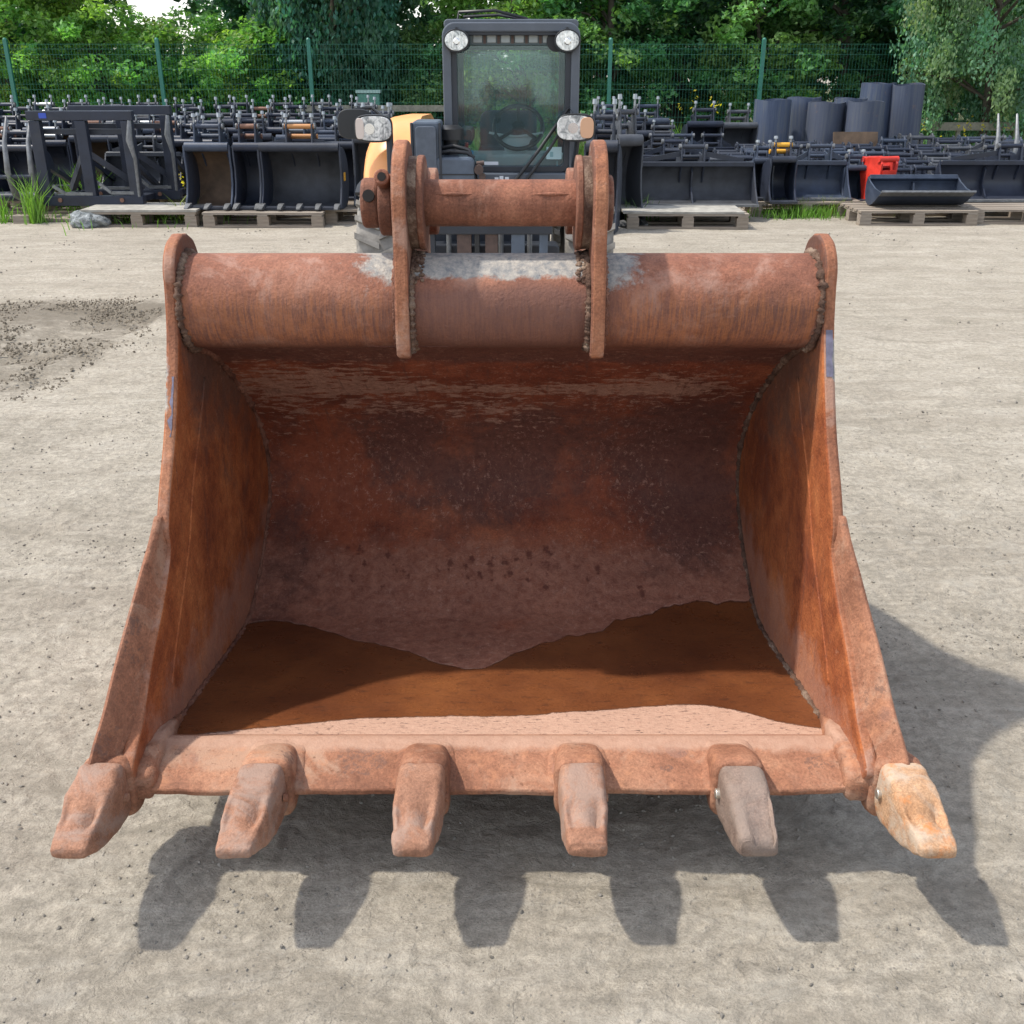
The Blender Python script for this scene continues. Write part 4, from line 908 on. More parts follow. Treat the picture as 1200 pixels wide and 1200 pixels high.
row('right', 13.1, [('dig',718,.4,.6),('ditch',775,.7,.38),('coupler',838,.26,.34),('coupler',868,.26,.36),('coupler',898,.26,.36),('coupler',932,.26,.34),('coupler',964,.26,.36),('coupler',1000,.26,.34),('coupler',1036,.26,.3),('coupler',1068,.26,.32),('coupler',1102,.26,.32),('coupler',1136,.26,.3),('ditch',1180,.6,.3)])
row('right', 13.8, [('dig',742,.42,.55),('ditch',800,.6,.34),('coupler',852,.26,.36),('coupler',884,.26,.38),('coupler',916,.26,.38),('coupler',948,.26,.36),('coupler',980,.26,.38),('coupler',1016,.26,.36),('coupler',1050,.26,.34),('coupler',1086,.26,.36),('coupler',1120,.26,.34),('ditch',1165,.6,.32)])
row('right', 14.5, [('dig',715,.4,.6),('dig',775,.4,.45),('ditch',835,.6,.3),('coupler',880,.28,.4),('coupler',912,.28,.4),('coupler',944,.28,.42),('coupler',978,.28,.4),('coupler',1012,.28,.4),('coupler',1046,.28,.38),('coupler',1082,.28,.38),('coupler',1116,.28,.38),('coupler',1150,.28,.38),('coupler',1184,.28,.38)])
row('right', 15.3, [('dig',757,.55,.62),('dig',708,.35,.62),('dig',822,.5,.58),('dig',862,.5,.56),('coupler',1040,.3,.42),('coupler',1072,.3,.45),('coupler',1106,.3,.42),('coupler',1140,.3,.42),('coupler',1174,.3,.42)])
# ---- short pipes standing behind
t_ = NT('pipe_paint'); sv_ = t_.noise(1, 6, .7, vec=t_.mapping(scale=(26,26,1.2)))
cc = t_.ramp(sv_, [(.36,(.04,.058,.105)),(.5,(.06,.082,.135)),(.64,(.10,.115,.14))]); cc = t_.mix(t_.math('MULTIPLY', t_.objrand(), .6), cc, (.07,.072,.085)); cc = t_.mix(t_.mr(t_.noise(9,6,.75),.6,.72,0,.6), cc, (.20,.12,.08))
M_pipe = t_.out(cc, .6, .1, t_.bump(sv_,.3,.004), .4)
for k, (px, D, dia, zt, lab) in enumerate(((904,15.9,.52,1.03,'leftmost of the short blue grey pipes, behind the couplers'),(940,16.3,.5,1.05,'second short grey pipe from the left, streaked'),(966,15.8,.52,1.0,'third short pipe from the left, with brown stains'),(994,16.0,.46,1.05,'narrow short pipe just left of the tall pipes'),(1012,15.5,.5,1.02,'short pipe standing in front of the first tall pipe'),(1024,16.5,.50,1.24,'taller blue grey pipe behind the short ones'),(1061,16.3,.46,1.23,'rightmost tall pipe, slightly tilted beside the willow'))):
    z0 = .15; xx = wx(px, D, .7); b = MB(); n = 40; r = dia/2; h = zt-z0
    rings = [[(rr*math.cos(a), rr*math.sin(a), z+.01*math.sin(3*a+k)*(z > .1)) for a in np.linspace(0,2*math.pi,n,endpoint=False)] for rr, z in ((r-.012,.0),(r,.0),(r,h*.5),(r,h),(r-.012,h),(r-.012,.02))]
    b.rings(rings, caps=False); o = b.build('steel_pipe', M_pipe, smooth=40); o.location = (xx, D, z0); o.rotation_euler = (random.uniform(-.02,.02), .05 if k == 6 else random.uniform(-.015,.015), random.random()*6)
    tag(o, lab, 'pipe', 'short steel pipes standing on end')
pallet(940, 16.0, 'wooden pallet carrying the short pipes'); pallet(1045, 16.2, 'wooden pallet carrying the tall pipes')
b = MB(); b.box((0,0,.25), (.62,.03,.5)); o = b.build('steel_sheet', M_in); o.location = (wx(1005,15.1,.5), 15.1, .15); o.rotation_euler = (-.3,0,0); tag(o, 'dark rusty steel sheet leaning in front of the short pipes', 'steel sheet')
# ---- low wooden rail behind the pipes
# ================================================================ FENCE
FD = 18.0
M_fence = simple('fence_green', (.03,.17,.12), .45, var=.15)
fposts = [15-177*1, 15, 190, 365, 540, 714, 891, 1068, 1068+177]
FX = [wx(p, FD, 1.2) for p in fposts]
def fence():
    t = thing('mesh_fence', (0, FD, 0), 0, 'green welded wire mesh fence running along the back of the yard before the trees', 'fence')
    for k, x in enumerate(FX):
        b = MB(); b.box((x,0,.93), (.06,.06,1.86)); b.cyl((x,0,1.86),(x,0,1.885),.036,.02,n=8); b.build('post', M_fence, t)
    for k in range(len(FX)-1):
        x0, x1 = FX[k]+.03, FX[k+1]-.03; b = MB(); n = int((x1-x0)/.05)
        for i in range(n+1):
            x = x0+(x1-x0)*i/n
            b.box((x,-.004,.93), (.0028,.0028,1.74))
        for z in (.12,.20,.40,.62,.70,.92,1.12,1.20,1.42,1.64,1.72,1.79): b.box(((x0+x1)/2,.003,z), (x1-x0,.0035,.0038))
        b.build('mesh_panel', M_fence, t)
fence()
b = MB()
for k in range(5): b.box((wx(1000+k*75, 17.4, .7), 0, .33), (.05,.05,.66))
M_rail = simple('grey_rail', (.20,.19,.15), .85, var=.3)
b2 = MB(); x0, x1 = wx(1060,17.2,.6), wx(1190,17.2,.6); t = thing('rail_barrier', ((x0+x1)/2, 17.2, 0), 0, 'low grey plank rail behind the pipes near the right willow', 'rail')
MB().box((0,0,.60), (x1-x0,.03,.12)).build('plank', M_rail, t)
for s in (-.9, 0, .9): MB().box((s,.04,.33), (.06,.05,.66)).build('post', M_rail, t)
t = thing('rail_barrier', (wx(445,17.3,.6), 17.3, 0), 0, 'low grey plank rail before the fence, left of the cab', 'rail')
MB().box((0,0,.86), (2.6,.03,.09)).build('plank', M_rail, t)
for s in (-1.1, 0, 1.1): MB().box((s,.04,.45), (.06,.05,.88)).build('post', M_rail, t)
# low metal tank far behind the fence
t = thing('green_container', (wx(428,19.3,1), 19.9, 0), 0, 'pale green container half hidden in the leaves beyond the fence', 'container')
M_cont = simple('pale_green_paint', (.10,.26,.20), .5, var=.2)
MB().box((0,0,.52), (.4,.4,1.0)).build('body', M_cont, t, bevel=.03); MB().box((0,0,1.05), (.44,.44,.05)).build('lid', simple('light_lid',(.4,.55,.5),.5), t)

# ================================================================ GRASS VERGE, WEEDS
t_ = NT('verge_soil'); M_verge = t_.out(t_.mix(t_.mr(t_.noise(3,6,.7),.4,.6), (.05,.075,.025), (.10,.085,.05)), .95, 0, None, .1)
b = MB(); b.v = [(-60,16.7,.012),(60,16.7,.012),(60,70,.012),(-60,70,.012)]; b.f = [(0,1,2,3)]; o = b.build('grass_verge', M_verge); tag(o, kind='structure')

def leafmat(name, trans=.45):
    t = NT(name); c = t.attrc('leaf')
    t.b.inputs['Roughness'].default_value = .5; t._in(t.b, 'Base Color', c); t.b.inputs['Specular IOR Level'].default_value = .35
    tr = t.n.new('ShaderNodeBsdfTranslucent'); t._in(tr, 'Color', t.mix(1, c, (1.5,1.7,.7), 'MULTIPLY'))
    mx = t.n.new('ShaderNodeMixShader'); mx.inputs[0].default_value = trans
    t.l.new(t.b.outputs[0], mx.inputs[1]); t.l.new(tr.outputs[0], mx.inputs[2]); t.l.new(mx.outputs[0], t.n['Material Output'].inputs[0]); return t.m
M_leaf = leafmat('leaves'); M_grass = leafmat('grass_blades', .3)
M_bark = simple('bark', (.075,.06,.045), .9, var=.35, vscale=12, bump=.01)
def leaf_mesh(name, pos, size, cols, droop=0, aspect=.55, rg=rng, mat=None):
    n = len(pos); nr = rg.normal(size=(n,3)); nr[:,2] = np.abs(nr[:,2])+.35; nr /= np.linalg.norm(nr,axis=1)[:,None]
    tmp = rg.normal(size=(n,3)); 
    if droop: tmp = tmp*.35+np.array([0,0,-droop]); nr = rg.normal(size=(n,3)); nr[:,2] *= .4; nr /= np.linalg.norm(nr,axis=1)[:,None]
    u = tmp-nr*np.sum(tmp*nr,axis=1)[:,None]; u /= np.linalg.norm(u,axis=1)[:,None]; v = np.cross(nr,u)
    sz = size*(.6+.8*rg.random((n,1))); 
    V = np.stack([pos-u*sz, pos+v*sz*aspect+nr*sz*.12, pos+u*sz, pos-v*sz*aspect+nr*sz*.12], 1).reshape(-1,3)
    F = np.arange(4*n).reshape(n,4)
    me = fast_mesh(name, V, F, mat or M_leaf)
    a = me.color_attributes.new('leaf', 'FLOAT_COLOR', 'CORNER'); c = np.concatenate([cols, np.ones((n,1))], 1); a.data.foreach_set('color', np.repeat(c, 4, axis=0).ravel().astype(np.float32))
    return me
def tree(kind, x, y, H, rx, z0, n, size, col, label, group, droop=0, clump=.30, var=.45, ncl=None, trunk=True, ry=None, top=None):
    ry = ry or rx*.85
    t = thing(kind, (x, y, 0), 0, label, 'tree' if kind.endswith('tree') else 'bush', group)
    zc, rz_ = (H+z0)/2, (H-z0)/2
    ncl = ncl or int(60+rx*rx*H*16)
    d = rng.normal(size=(ncl,3)); d /= np.linalg.norm(d,axis=1)[:,None]; rad = .45+.6*rng.random(ncl)**.6
    lump = .8+.45*fbm(np.arctan2(d[:,1],d[:,0])*1.6+x*3+20, d[:,2]*2.2+y+20, 3)
    cpos = d*(rad*lump)[:,None]*np.array([rx,ry,rz_])+np.array([0,0,zc]); cpos[:,2] = np.maximum(cpos[:,2], .15)
    if trunk:
        b = MB(); q = [(0,0,0)]; 
        for k in range(1,6): q.append((math.sin(k*1.3+x)*.05*k, math.cos(k*1.7+y)*.05*k, H*.8*k/5))
        b.tube(q, [.05*H*.5*(1-.16*k)/1.4 for k in range(6)], 8); b.build('trunk', M_bark, t, smooth=60)
        b = MB()
        for k in rng.choice(ncl, min(ncl, 26), replace=False):
            c = cpos[k]; zb = max(.3, min(c[2]-.4, H*.6)); f = zb/(H*.8)
            a0 = np.array([math.sin(f*5*1.3+x)*.05*f*5, math.cos(f*5*1.7+y)*.05*f*5, zb]); m_ = (a0+c)/2+np.array([0,0,.12])
            b.tube([a0, m_, c], [.012*H*.6,.007*H*.6,.003*H*.6], 5)
        b.build('limbs', M_bark, t, smooth=60)
    w_ = np.where(cpos[:,2] < 3.6, 1.0, .28); w_ *= np.where(cpos[:,1] > ry*.5, .5, 1); w_ /= w_.sum()
    idx = rng.choice(ncl, n, p=w_); g = rng.normal(size=(n,3)); g /= (np.linalg.norm(g,axis=1)[:,None]+1e-6); g *= (rng.random((n,1))**.45)
    pos = cpos[idx]+g*np.array([clump, clump, clump*(.62 if not droop else 1.6)])*(.7+.6*rng.random((ncl,1)))[idx]
    pos[:,2] = np.maximum(pos[:,2], .06)
    cv = (1+var*(rng.random(ncl)-.5)*2)[idx][:,None]; lv = 1+.45*(rng.random((n,1))-.5); hue = (rng.random(ncl)[idx][:,None]-.5)*np.array([[.5,.0,-.3]])
    cols = np.clip(np.array(col)[None]*1.12*cv*lv*(1+hue), .003, .6)
    sz = np.where(cpos[idx][:,2] < 3.6, 1.0, 1.6)[:,None]*size
    me = leaf_mesh('crown', pos, sz, cols, droop); o = bpy.data.objects.new('crown', me); COL.objects.link(o); o.parent = t
    return t
GT = 'trees and bushes beyond the fence'
YG = (.17,.29,.07); MG = (.10,.215,.095); DG = (.058,.14,.085); BG = (.06,.145,.10); OG = (.15,.25,.15)
def tr(px, D, *a, **k): return tree(a[0], wx(px, D, 1.5), D, *a[1:], **k)
tr(10, 19.8, 'broadleaf_tree', 5.2, 1.6, .1, 21000, .05, YG, 'bright yellow green leafy tree at the left edge beyond the fence', GT)
tr(120, 19.5, 'leafy_bush', 2.5, 1.5, .1, 18000, .047, (.15,.28,.07), 'bright green bush beyond the fence behind the fork frames', GT)
tr(225, 19.9, 'leafy_bush', 2.1, 1.3, .1, 17000, .047, (.14,.26,.07), 'mid green bush left of the dark hanging tree, with sky above it', GT)
tr(285, 20.4, 'leafy_bush', 2.3, 1.3, .0, 12000, .048, (.11,.24,.065), 'low green bush in front of the dark tree behind the toothed buckets', GT, trunk=False)
tr(325, 22.2, 'broadleaf_tree', 8, 1.4, .4, 13000, .07, DG, 'dark green tree standing behind the bushes left of the willow', GT)
tr(395, 20.6, 'willow_tree', 6.5, 1.6, .3, 36000, .05, BG, 'dark weeping willow hanging straight down left of the cab', GT, droop=1.6, clump=.33)
tr(505, 20.5, 'broadleaf_tree', 2.15, 1.0, .1, 14000, .042, (.10,.19,.08), 'airy small leaved tree with sky gaps directly left of the cab', GT, var=.45)
tr(610, 20.2, 'broadleaf_tree', 4.8, 1.5, .0, 19000, .05, (.15,.28,.08), 'fresh green tree seen over and through the cab', GT)
tr(720, 19.8, 'broadleaf_tree', 5.5, 1.5, .1, 19000, .05, (.09,.20,.075), 'mid green tree just right of the cab beyond the fence', GT)
tr(800, 21.0, 'conifer_tree', 7.0, 1.6, .1, 13000, .06, DG, 'dark green dense tree behind the two bay bucket', GT)
tr(880, 19.7, 'broadleaf_tree', 3.9, 1.25, .1, 16000, .052, (.15,.28,.10), 'lighter green tree behind the fence left of the pipes', GT, var=.5)
tr(985, 20.6, 'broadleaf_tree', 6.0, 1.6, .1, 17000, .052, (.07,.16,.07), 'deep green tree behind the tall pipes', GT, var=.6)
tr(1060, 21.6, 'conifer_tree', 8, 1.8, .1, 13000, .07, (.04,.10,.055), 'very dark tree in the gap left of the silvery willow', GT)
tr(1165, 17.3, 'willow_tree', 4.6, 1.5, .5, 46000, .032, OG, 'silvery grey green willow hanging in front of the fence at the right edge', None, droop=.8, clump=.26, var=.4)
tr(1290, 19.5, 'broadleaf_tree', 6, 1.9, .1, 10000, .07, MG, 'green tree at the far right beyond the fence', GT)
tr(-110, 20, 'broadleaf_tree', 6, 1.9, .1, 9000, .07, MG, 'green tree at the far left beyond the fence', GT)
for k, (px, D, H, col) in enumerate(((-60,25,8,MG),(30,25,7,DG),(150,29,1.8,DG),(330,26,10,DG),(410,25.5,9,DG),(640,25,9,MG),(730,25,10,DG),(830,26,11,DG),(920,25,10,MG),(1010,26,10,DG),(1120,25,9,DG),(1210,26,10,MG),(240,29,1.6,DG),(520,29,1.7,DG),(470,29,1.7,DG))):
    tr(px, D, 'broadleaf_tree', H, 2.3, .0, 9000, .10, col, 'dark tree deep in the wood, %s' % ['beyond the left edge','behind the bright bush at the left','low one behind the fork frames','behind the toothed buckets','behind the weeping willow','behind the cab','right of the cab','behind the two bay bucket','behind the lighter tree left of the pipes','behind the short pipes','behind the silvery willow','at the right edge','low one under the sky gap at the left','low one under the sky gap by the cab','low one between willow and cab'][k], 'trees deep in the wood')

# weeds and grass: uncountable
def grass(name, spots, label, mat=M_grass):
    P = []; H = []; Cc = []
    for (x, y, rx, ry, n, h, c) in spots:
        p = np.stack([x+rng.normal(size=n)*rx, y+rng.normal(size=n)*ry, np.zeros(n)], 1); P.append(p); H.append(h*(.4+.9*rng.random(n))); Cc.append(np.array(c)[None]*(.7+.6*rng.random((n,1))))
    P = np.vstack(P); H = np.concatenate(H)[:,None]; Cc = np.vstack(Cc); n = len(P); a = rng.random(n)*6.283; d = np.stack([np.cos(a),np.sin(a),0*a],1); le = rng.normal(size=(n,3))*.28; le[:,2] = 0
    wd = .004+.006*H
    mid = P+np.array([0,0,1])*H*.6+le*H*.4; tip = P+np.array([0,0,1])*H+le*H*1.2
    V = np.stack([P-d*wd, P+d*wd, mid+d*wd*.8, tip, mid-d*wd*.8], 1).reshape(-1,3)
    i = np.arange(n)[:,None]*5; F = np.concatenate([i+[[0,1,2]], i+[[0,2,4]], i+[[4,2,3]]], 0)
    me = fast_mesh(name, V, F, mat); at = me.color_attributes.new('leaf','FLOAT_COLOR','CORNER'); c = np.concatenate([Cc,np.ones((n,1))],1)
    at.data.foreach_set('color', np.repeat(np.tile(c,(3,1)),3,axis=0).ravel().astype(np.float32))
    o = bpy.data.objects.new(name, me); COL.objects.link(o); tag(o, label, 'grass', kind='stuff'); return o
GC = (.13,.27,.04); GD = (.07,.14,.03); YF = (.55,.45,.03)
sp = [(wx(38,10.8,.1),10.85,.05,.05,110,.42,(.16,.30,.05)), (wx(5,10.9,.1),10.9,.06,.05,40,.3,GC), (wx(118,11.0,.1),10.4+.35,.03,.03,25,.16,GC), (wx(100,12.0,.1),12.0,.12,.2,150,.4,GC),
      (wx(165,10.9,.05),11.1,.5,.3,500,.11,GC), (wx(215,10.9,.1),11.0,.05,.1,50,.26,(.2,.26,.04)), (wx(935,11.4,.05),11.3,.25,.12,500,.12,GC), (wx(960,11.3,.05),11.45,.3,.1,260,.17,(.16,.2,.06)), (wx(740,11.2,.05),11.1,.1,.15,160,.22,GD)]
for k in range(46):
    px = random.uniform(-30,1230); D = random.choice([12.9,14,15.1,16.3]); sp.append((wx(px,D,.1),D,.25,.12,70,.22,GD if k % 2 else GC))
grass('grass', sp, 'green grass and weeds growing between and under the pallets')
sp = []
for k in range(220):
    px = random.uniform(-60,1260); D = random.uniform(16.8,18.8); sp.append((wx(px,D,.1),D,.2,.2,60,random.uniform(.25,.6),random.choice([GD,GC,GD,MG])))
grass('undergrowth', sp, 'tangled green undergrowth along the foot of the mesh fence')
# yellow flowers
def flowers():
    pos = []; cols = []
    for (px, D, z) in [(815,17.1,1.0),(834,17.1,.95),(842,17.2,.9),(797,17.1,.92),(1122,17,.62),(1140,17,.68),(1150,17,.6),(1180,17,.62),(1130,16.9,.5),(1085,17,.6),(812,16.9,.8),(778,16.9,.45),(1100,16.9,.42),(1165,16.9,.5),(215,12,.35),(212,11.9,.28)]:
        x = wx(px, D, z); m = 8; pos.append(np.array([x,D,z])+rng.normal(size=(m,3))*np.array([.03,.03,.05])); cols.append(np.array([YF])*(.7+.6*rng.random((m,1))))
    o = bpy.data.objects.new('yellow_flowers', leaf_mesh('yellow_flowers', np.vstack(pos), .022, np.vstack(cols))); COL.objects.link(o); tag(o, 'yellow wildflowers standing among the weeds before the fence', 'flowers', kind='stuff')
flowers()
# ================================================================ TELEHANDLER
M_or = simple('orange_bodywork', (.85,.36,.12), .38, var=.08, vscale=5)
M_cab = simple('cab_grey', (.085,.098,.118), .40, var=.12, vscale=6)
M_cabd = simple('cab_dark', (.022,.026,.034), .45, var=.2, vscale=6)
M_boom = simple('boom_grey', (.07,.09,.12), .42, var=.25, vscale=7)
M_dbrown = simple('dark_brown_steel', (.075,.047,.038), .7, var=.3)
M_rub = simple('tyre_rubber', (.20,.185,.165), .9, var=.3, vscale=16)
M_blkp = simple('black_plastic', (.015,.016,.018), .45)
M_seat = simple('seat_fabric', (.06,.07,.09), .8)
M_dash = simple('dash_grey', (.36,.42,.43), .6)
t_ = NT('cab_glass'); M_glass = t_.out((.70,.88,.86), .02, 0, None, .5, Transmission_Weight=1.0, IOR=1.12)
def glassmix():
    t = NT('window_glass'); tr = t.n.new('ShaderNodeBsdfTransparent'); tr.inputs[0].default_value = (.94,.985,.98,1)
    gl = t.n.new('ShaderNodeBsdfGlossy'); gl.inputs['Roughness'].default_value = .03; gl.inputs[0].default_value = (.8,.95,1,1)
    fr = t.n.new('ShaderNodeFresnel'); fr.inputs[0].default_value = 1.5
    f = t.math('ADD', t.math('MULTIPLY', fr.outputs[0], 1.0), .02)
    mx = t.n.new('ShaderNodeMixShader'); t.l.new(f, mx.inputs[0]); t.l.new(tr.outputs[0], mx.inputs[1]); t.l.new(gl.outputs[0], mx.inputs[2])
    df = t.n.new('ShaderNodeBsdfDiffuse'); df.inputs[0].default_value = (.42,.66,.68,1); m2 = t.n.new('ShaderNodeMixShader'); m2.inputs[0].default_value = .045  # pale bluish haze reflection painted into the glass as diffuse colour
    t.l.new(mx.outputs[0], m2.inputs[1]); t.l.new(df.outputs[0], m2.inputs[2]); t.l.new(m2.outputs[0], t.n['Material Output'].inputs[0]); return t.m
M_win = glassmix()
def lampmat():
    t = NT('lamp_lens'); n = t.noise(26, 3, .6, dist=1.0); v = t.noise(1, 2, .5, vec=t.mapping(scale=(120, 1, 8)))
    c = t.ramp(n, [(.35, (.25,.27,.28)), (.5, (.62,.64,.64)), (.62, (.88,.89,.88))])
    return t.out(c, .12, .35, t.bump(v, .4, .01), .6)
M_lamp = lampmat()
M_amber = simple('amber_lens', (.62,.36,.22), .25)
M_chrome = simple('lamp_reflector', (.8,.8,.8), .2, .9)

TX, TY0 = -.165, 6.75
TEL = thing('telehandler', (TX, TY0, 0), 0, 'compact orange and grey telehandler with glass cab parked behind the rusty bucket', 'telehandler')
def T(n, b, m, p=None, **k): return b.build(n, m, p or TEL, **k)
def rbox(b, c, d, r=.03, n=4):
    """box with rounded corners in the front (x,z) outline"""
    x, y, z = (q/2 for q in d); out = []
    for sx, sz, a0 in ((1,1,0),(-1,1,90),(-1,-1,180),(1,-1,270)):
        for k in range(n+1):
            a = R(a0+90*k/n); out.append((sx*(x-r)+r*math.cos(a), sz*(z-r)+r*math.sin(a)))
    return b.rings([[(c[0]+px, c[1]+s*y, c[2]+pz) for px, pz in out] for s in (-1, 1)])
cx = .16      # cab centre in machine coordinates; cab is 0.89 wide
CW = .408
zt, zb_ = 1.76, .80
# chassis
b = MB(); b.box((0,.85,.52), (.80,2.3,.34)); T('chassis', b, M_cabd, bevel=.03)
b = MB(); rbox(b, (0,-.42,.36), (.9,.14,.30), .03); T('front_panel', b, M_cabd, bevel=.01)
b = MB(); b.box((cx,.55,.73), (.84,1.25,.22)); T('cab_floor', b, M_cabd, bevel=.02)
# wheels
def wheel(x, y, s):
    b = MB(); prof = [(.10,.18),(.14,.19),(.15,.28),(.145,.36),(.12,.385),(0,.39),(-.12,.385),(-.145,.36),(-.15,.28),(-.14,.19),(-.10,.18)]
    b.rings([[(x+a, y+r*math.cos(t), .39+r*math.sin(t)) for a, r in prof] for t in np.linspace(0, 2*math.pi, 40)], caps=False)
    w_ = T('tyre', b, M_rub, smooth=50)
    b = MB()
    for k in range(22):
        for side in (-1, 1):
            t = 2*math.pi*(k+.5*(side > 0))/22; 
            q = []
            for a, tt in ((0,0),(side*.15,-.16),(side*.15,-.16+.09),(0,.09)):
                for r in (.385,.412): q.append((x+a, y+r*math.cos(t+tt), .39+r*math.sin(t+tt)))
            b.add(q, [(0,2,3,1),(2,4,5,3),(4,6,7,5),(6,0,1,7),(1,3,5,7),(0,6,4,2)])
    b.build('tread_lugs', M_rub, w_)
    b = MB(); b.cyl((x-.09,y,.39),(x+.09,y,.39),.185,n=28); b.build('rim', M_cab, w_, smooth=40, bevel=.01)
for x in (-.64, .64):
    for y in (-.02, 1.75): wheel(x, y, 1)
for x in (-.64,.64):
    for y in (-.02,1.75):
        b = MB(); b.ribbon([(y-.47,.55),(y-.40,.72),(y-.25,.84),(y,.88),(y+.25,.84),(y+.4,.72)], x-.17, x+.17, -.02)
        pass
# orange engine cover, rounded nose (viewer's left)
b = MB(); rings = []
for (y, z1, xo) in ((-.20,.93,-.70),(-.17,1.02,-.735),(-.08,1.10,-.76),(.08,1.16,-.77),(.4,1.19,-.78),(1.2,1.17,-.78),(1.9,1.05,-.78),(2.1,.9,-.74)):
    q = []; x1 = -.42; hz = z1-.62
    for k in range(9):
        a = R(180-90*k/8); q.append((xo+.22+.22*math.cos(a), y, z1-.28+.28*math.sin(a)))
    q += [(x1, y, z1), (x1, y, .62), (xo, y, .62)]
    rings.append(q)
b.rings(rings); T('engine_cover', b, M_or, smooth=50)
b = MB(); b.box((-.60,-.10,.60), (.32,.2,.10)); T('cover_skirt', b, M_blkp, bevel=.01)
# fender lip
b = MB(); b.ribbon([(-.40,.80),(-.30,.83),(-.15,.84),(.3,.84)], -.77, -.48, -.02); T('mudguard', b, M_blkp, smooth=40)
# boom: slender beam with a tall head plate in front
b = MB(); b.beam((-.33,-.16,.98), (-.35,2.3,.90), .15, .26); T('boom', b, M_boom, bevel=.02)
b = MB(); rbox(b, (-.335,-.28,.985), (.165,.30,.42), .02); bh = T('boom_head', b, M_boom, bevel=.012)
b = MB(); b.prism([(-.02,.0),(-.02,.42),(.02,.42),(.02,.0)], -.006, .006); 
for s in (-1,1):
    b = MB(); b.box((-.335+s*.082,-.435,.985), (.014,.02,.41)); b.build('flange', M_cabd, bh, bevel=.004)
b = MB(); rbox(b, (-.335,-.44,.985), (.12,.02,.37), .02); b.build('face_plate', simple('boom_face',(.075,.09,.115),.5,var=.2), bh, bevel=.004)
b = MB(); rbox(b, (-.175,-.34,.875), (.24,.20,.25), .035); vb = T('valve_housing', b, M_boom, bevel=.015)
b = MB(); b.box((-.175,-.443,.905), (.235,.006,.006)); b.build('seam', M_blkp, vb)
b = MB(); b.tube([(-.28,-.36,1.015),(-.2,-.37,1.03),(-.10,-.37,1.02),(-.06,-.36,.99)], .012, 8); b.build('hose', M_blkp, vb, smooth=60)
b = MB(); b.tube([(-.27,-.30,1.04),(-.18,-.32,1.055),(-.09,-.34,1.035),(-.055,-.38,.95),(-.05,-.40,.84)], .012, 8); b.build('hose', M_blkp, vb, smooth=60)
b = MB(); b.cyl((-.20,-.22,1.0),(-.20,-.22,1.09),.045,n=18); b.cyl((-.20,-.22,1.085),(-.20,-.22,1.145),.078,n=24); b.cyl((-.20,-.22,1.145),(-.20,-.22,1.165),.078,.05,n=24); T('air_intake', b, M_blkp, smooth=40)
b = MB(); b.cyl((-.03,-.40,.93),(-.03,-.44,.93),.028,n=12); b.cyl((-.01,-.38,.89),(-.01,-.43,.89),.02,n=12); b.cyl((-.045,-.38,.96),(.0,-.38,.965),.014,n=10); T('hydraulic_fitting', b, M_dbrown, smooth=40)
# carriage and tilt rams seen between the lugs
b = MB()
b.box((0,-.62,.62), (.80,.05,.06)); b.box((0,-.62,.25), (.80,.05,.06)); T('carriage_frame', b, M_cabd, bevel=.006)
for x, m, w_ in ((-.115,M_dbrown,.085),(.045,M_dbrown,.075),(-.31,M_cabd,.05),(.20,M_boom,.08),(-.04,M_blkp,.03),(.35,M_boom,.05)):
    b = MB(); b.box((x,-.60,.44), (w_,.06,.34)); T('upright', b, m, bevel=.006)
for x in (-.21,.10,.27): 
    b = MB(); b.cyl((x,-.56,.2),(x,-.50,.72),.016,n=10); T('ram', b, M_steelgrey, smooth=40)
for x in (-.24,-.2,.3):
    b = MB(); b.cyl((x,-.66,.40),(x,-.66,.46),.012,n=8); T('bolt', b, M_bright, smooth=40)
# cab frame
def frame_rect(b, x0, x1, z0, z1, y, w_, dpt, r=.07):
    """rounded picture-frame"""
    def ring(ins, rr):
        out = []
        for sx, sz, a0 in ((1,1,0),(-1,1,90),(-1,-1,180),(1,-1,270)):
            for k in range(7):
                a = R(a0+90*k/6); out.append(((x0+x1)/2+sx*((x1-x0)/2-ins-rr)+rr*math.cos(a), (z0+z1)/2+sz*((z1-z0)/2-ins-rr)+rr*math.sin(a)))
        return out
    o, i = ring(0, r), ring(w_, max(.01, r*.6)); n = len(o)
    vs = [(p[0],y-dpt/2,p[1]) for p in o]+[(p[0],y-dpt/2,p[1]) for p in i]+[(p[0],y+dpt/2,p[1]) for p in o]+[(p[0],y+dpt/2,p[1]) for p in i]
    fs = []
    for k in range(n):
        q = (k+1) % n
        fs += [(k,q,n+q,n+k),(2*n+k,3*n+k,3*n+q,2*n+q),(k,2*n+k,2*n+q,q),(n+k,n+q,3*n+q,3*n+k)]
    return b.add(vs, fs)
b = MB(); frame_rect(b, cx-CW, cx+CW, .76, 1.725, -.05, .052, .12, .075); ff = T('cab_frame', b, M_cab, bevel=.008)
b = MB(); frame_rect(b, cx-CW+.05, cx+CW-.05, .885, 1.69, -.045, .035, .10, .05); b.build('inner_frame', M_cabd, ff, bevel=.004)
b = MB(); frame_rect(b, cx-CW, cx+CW, .76, 1.66, 1.15, .07, .08, .06); b.build('rear_frame', M_cabd, ff, bevel=.008)
for s in (-1, 1):
    for z in (1.66, .82):
        b = MB(); b.box((cx+s*(CW-.03), .55, z), (.05, 1.16, .06)); b.build('side_rail', M_cabd, ff)
    b = MB(); b.box((cx+s*(CW-.02),.62,1.22), (.035,.05,.85)); b.build('side_post', M_cabd, ff)
    b = MB(); b.box((cx+s*(CW-.012),.56,1.22), (.006,1.05,.80)); T('side_window', b, M_win)
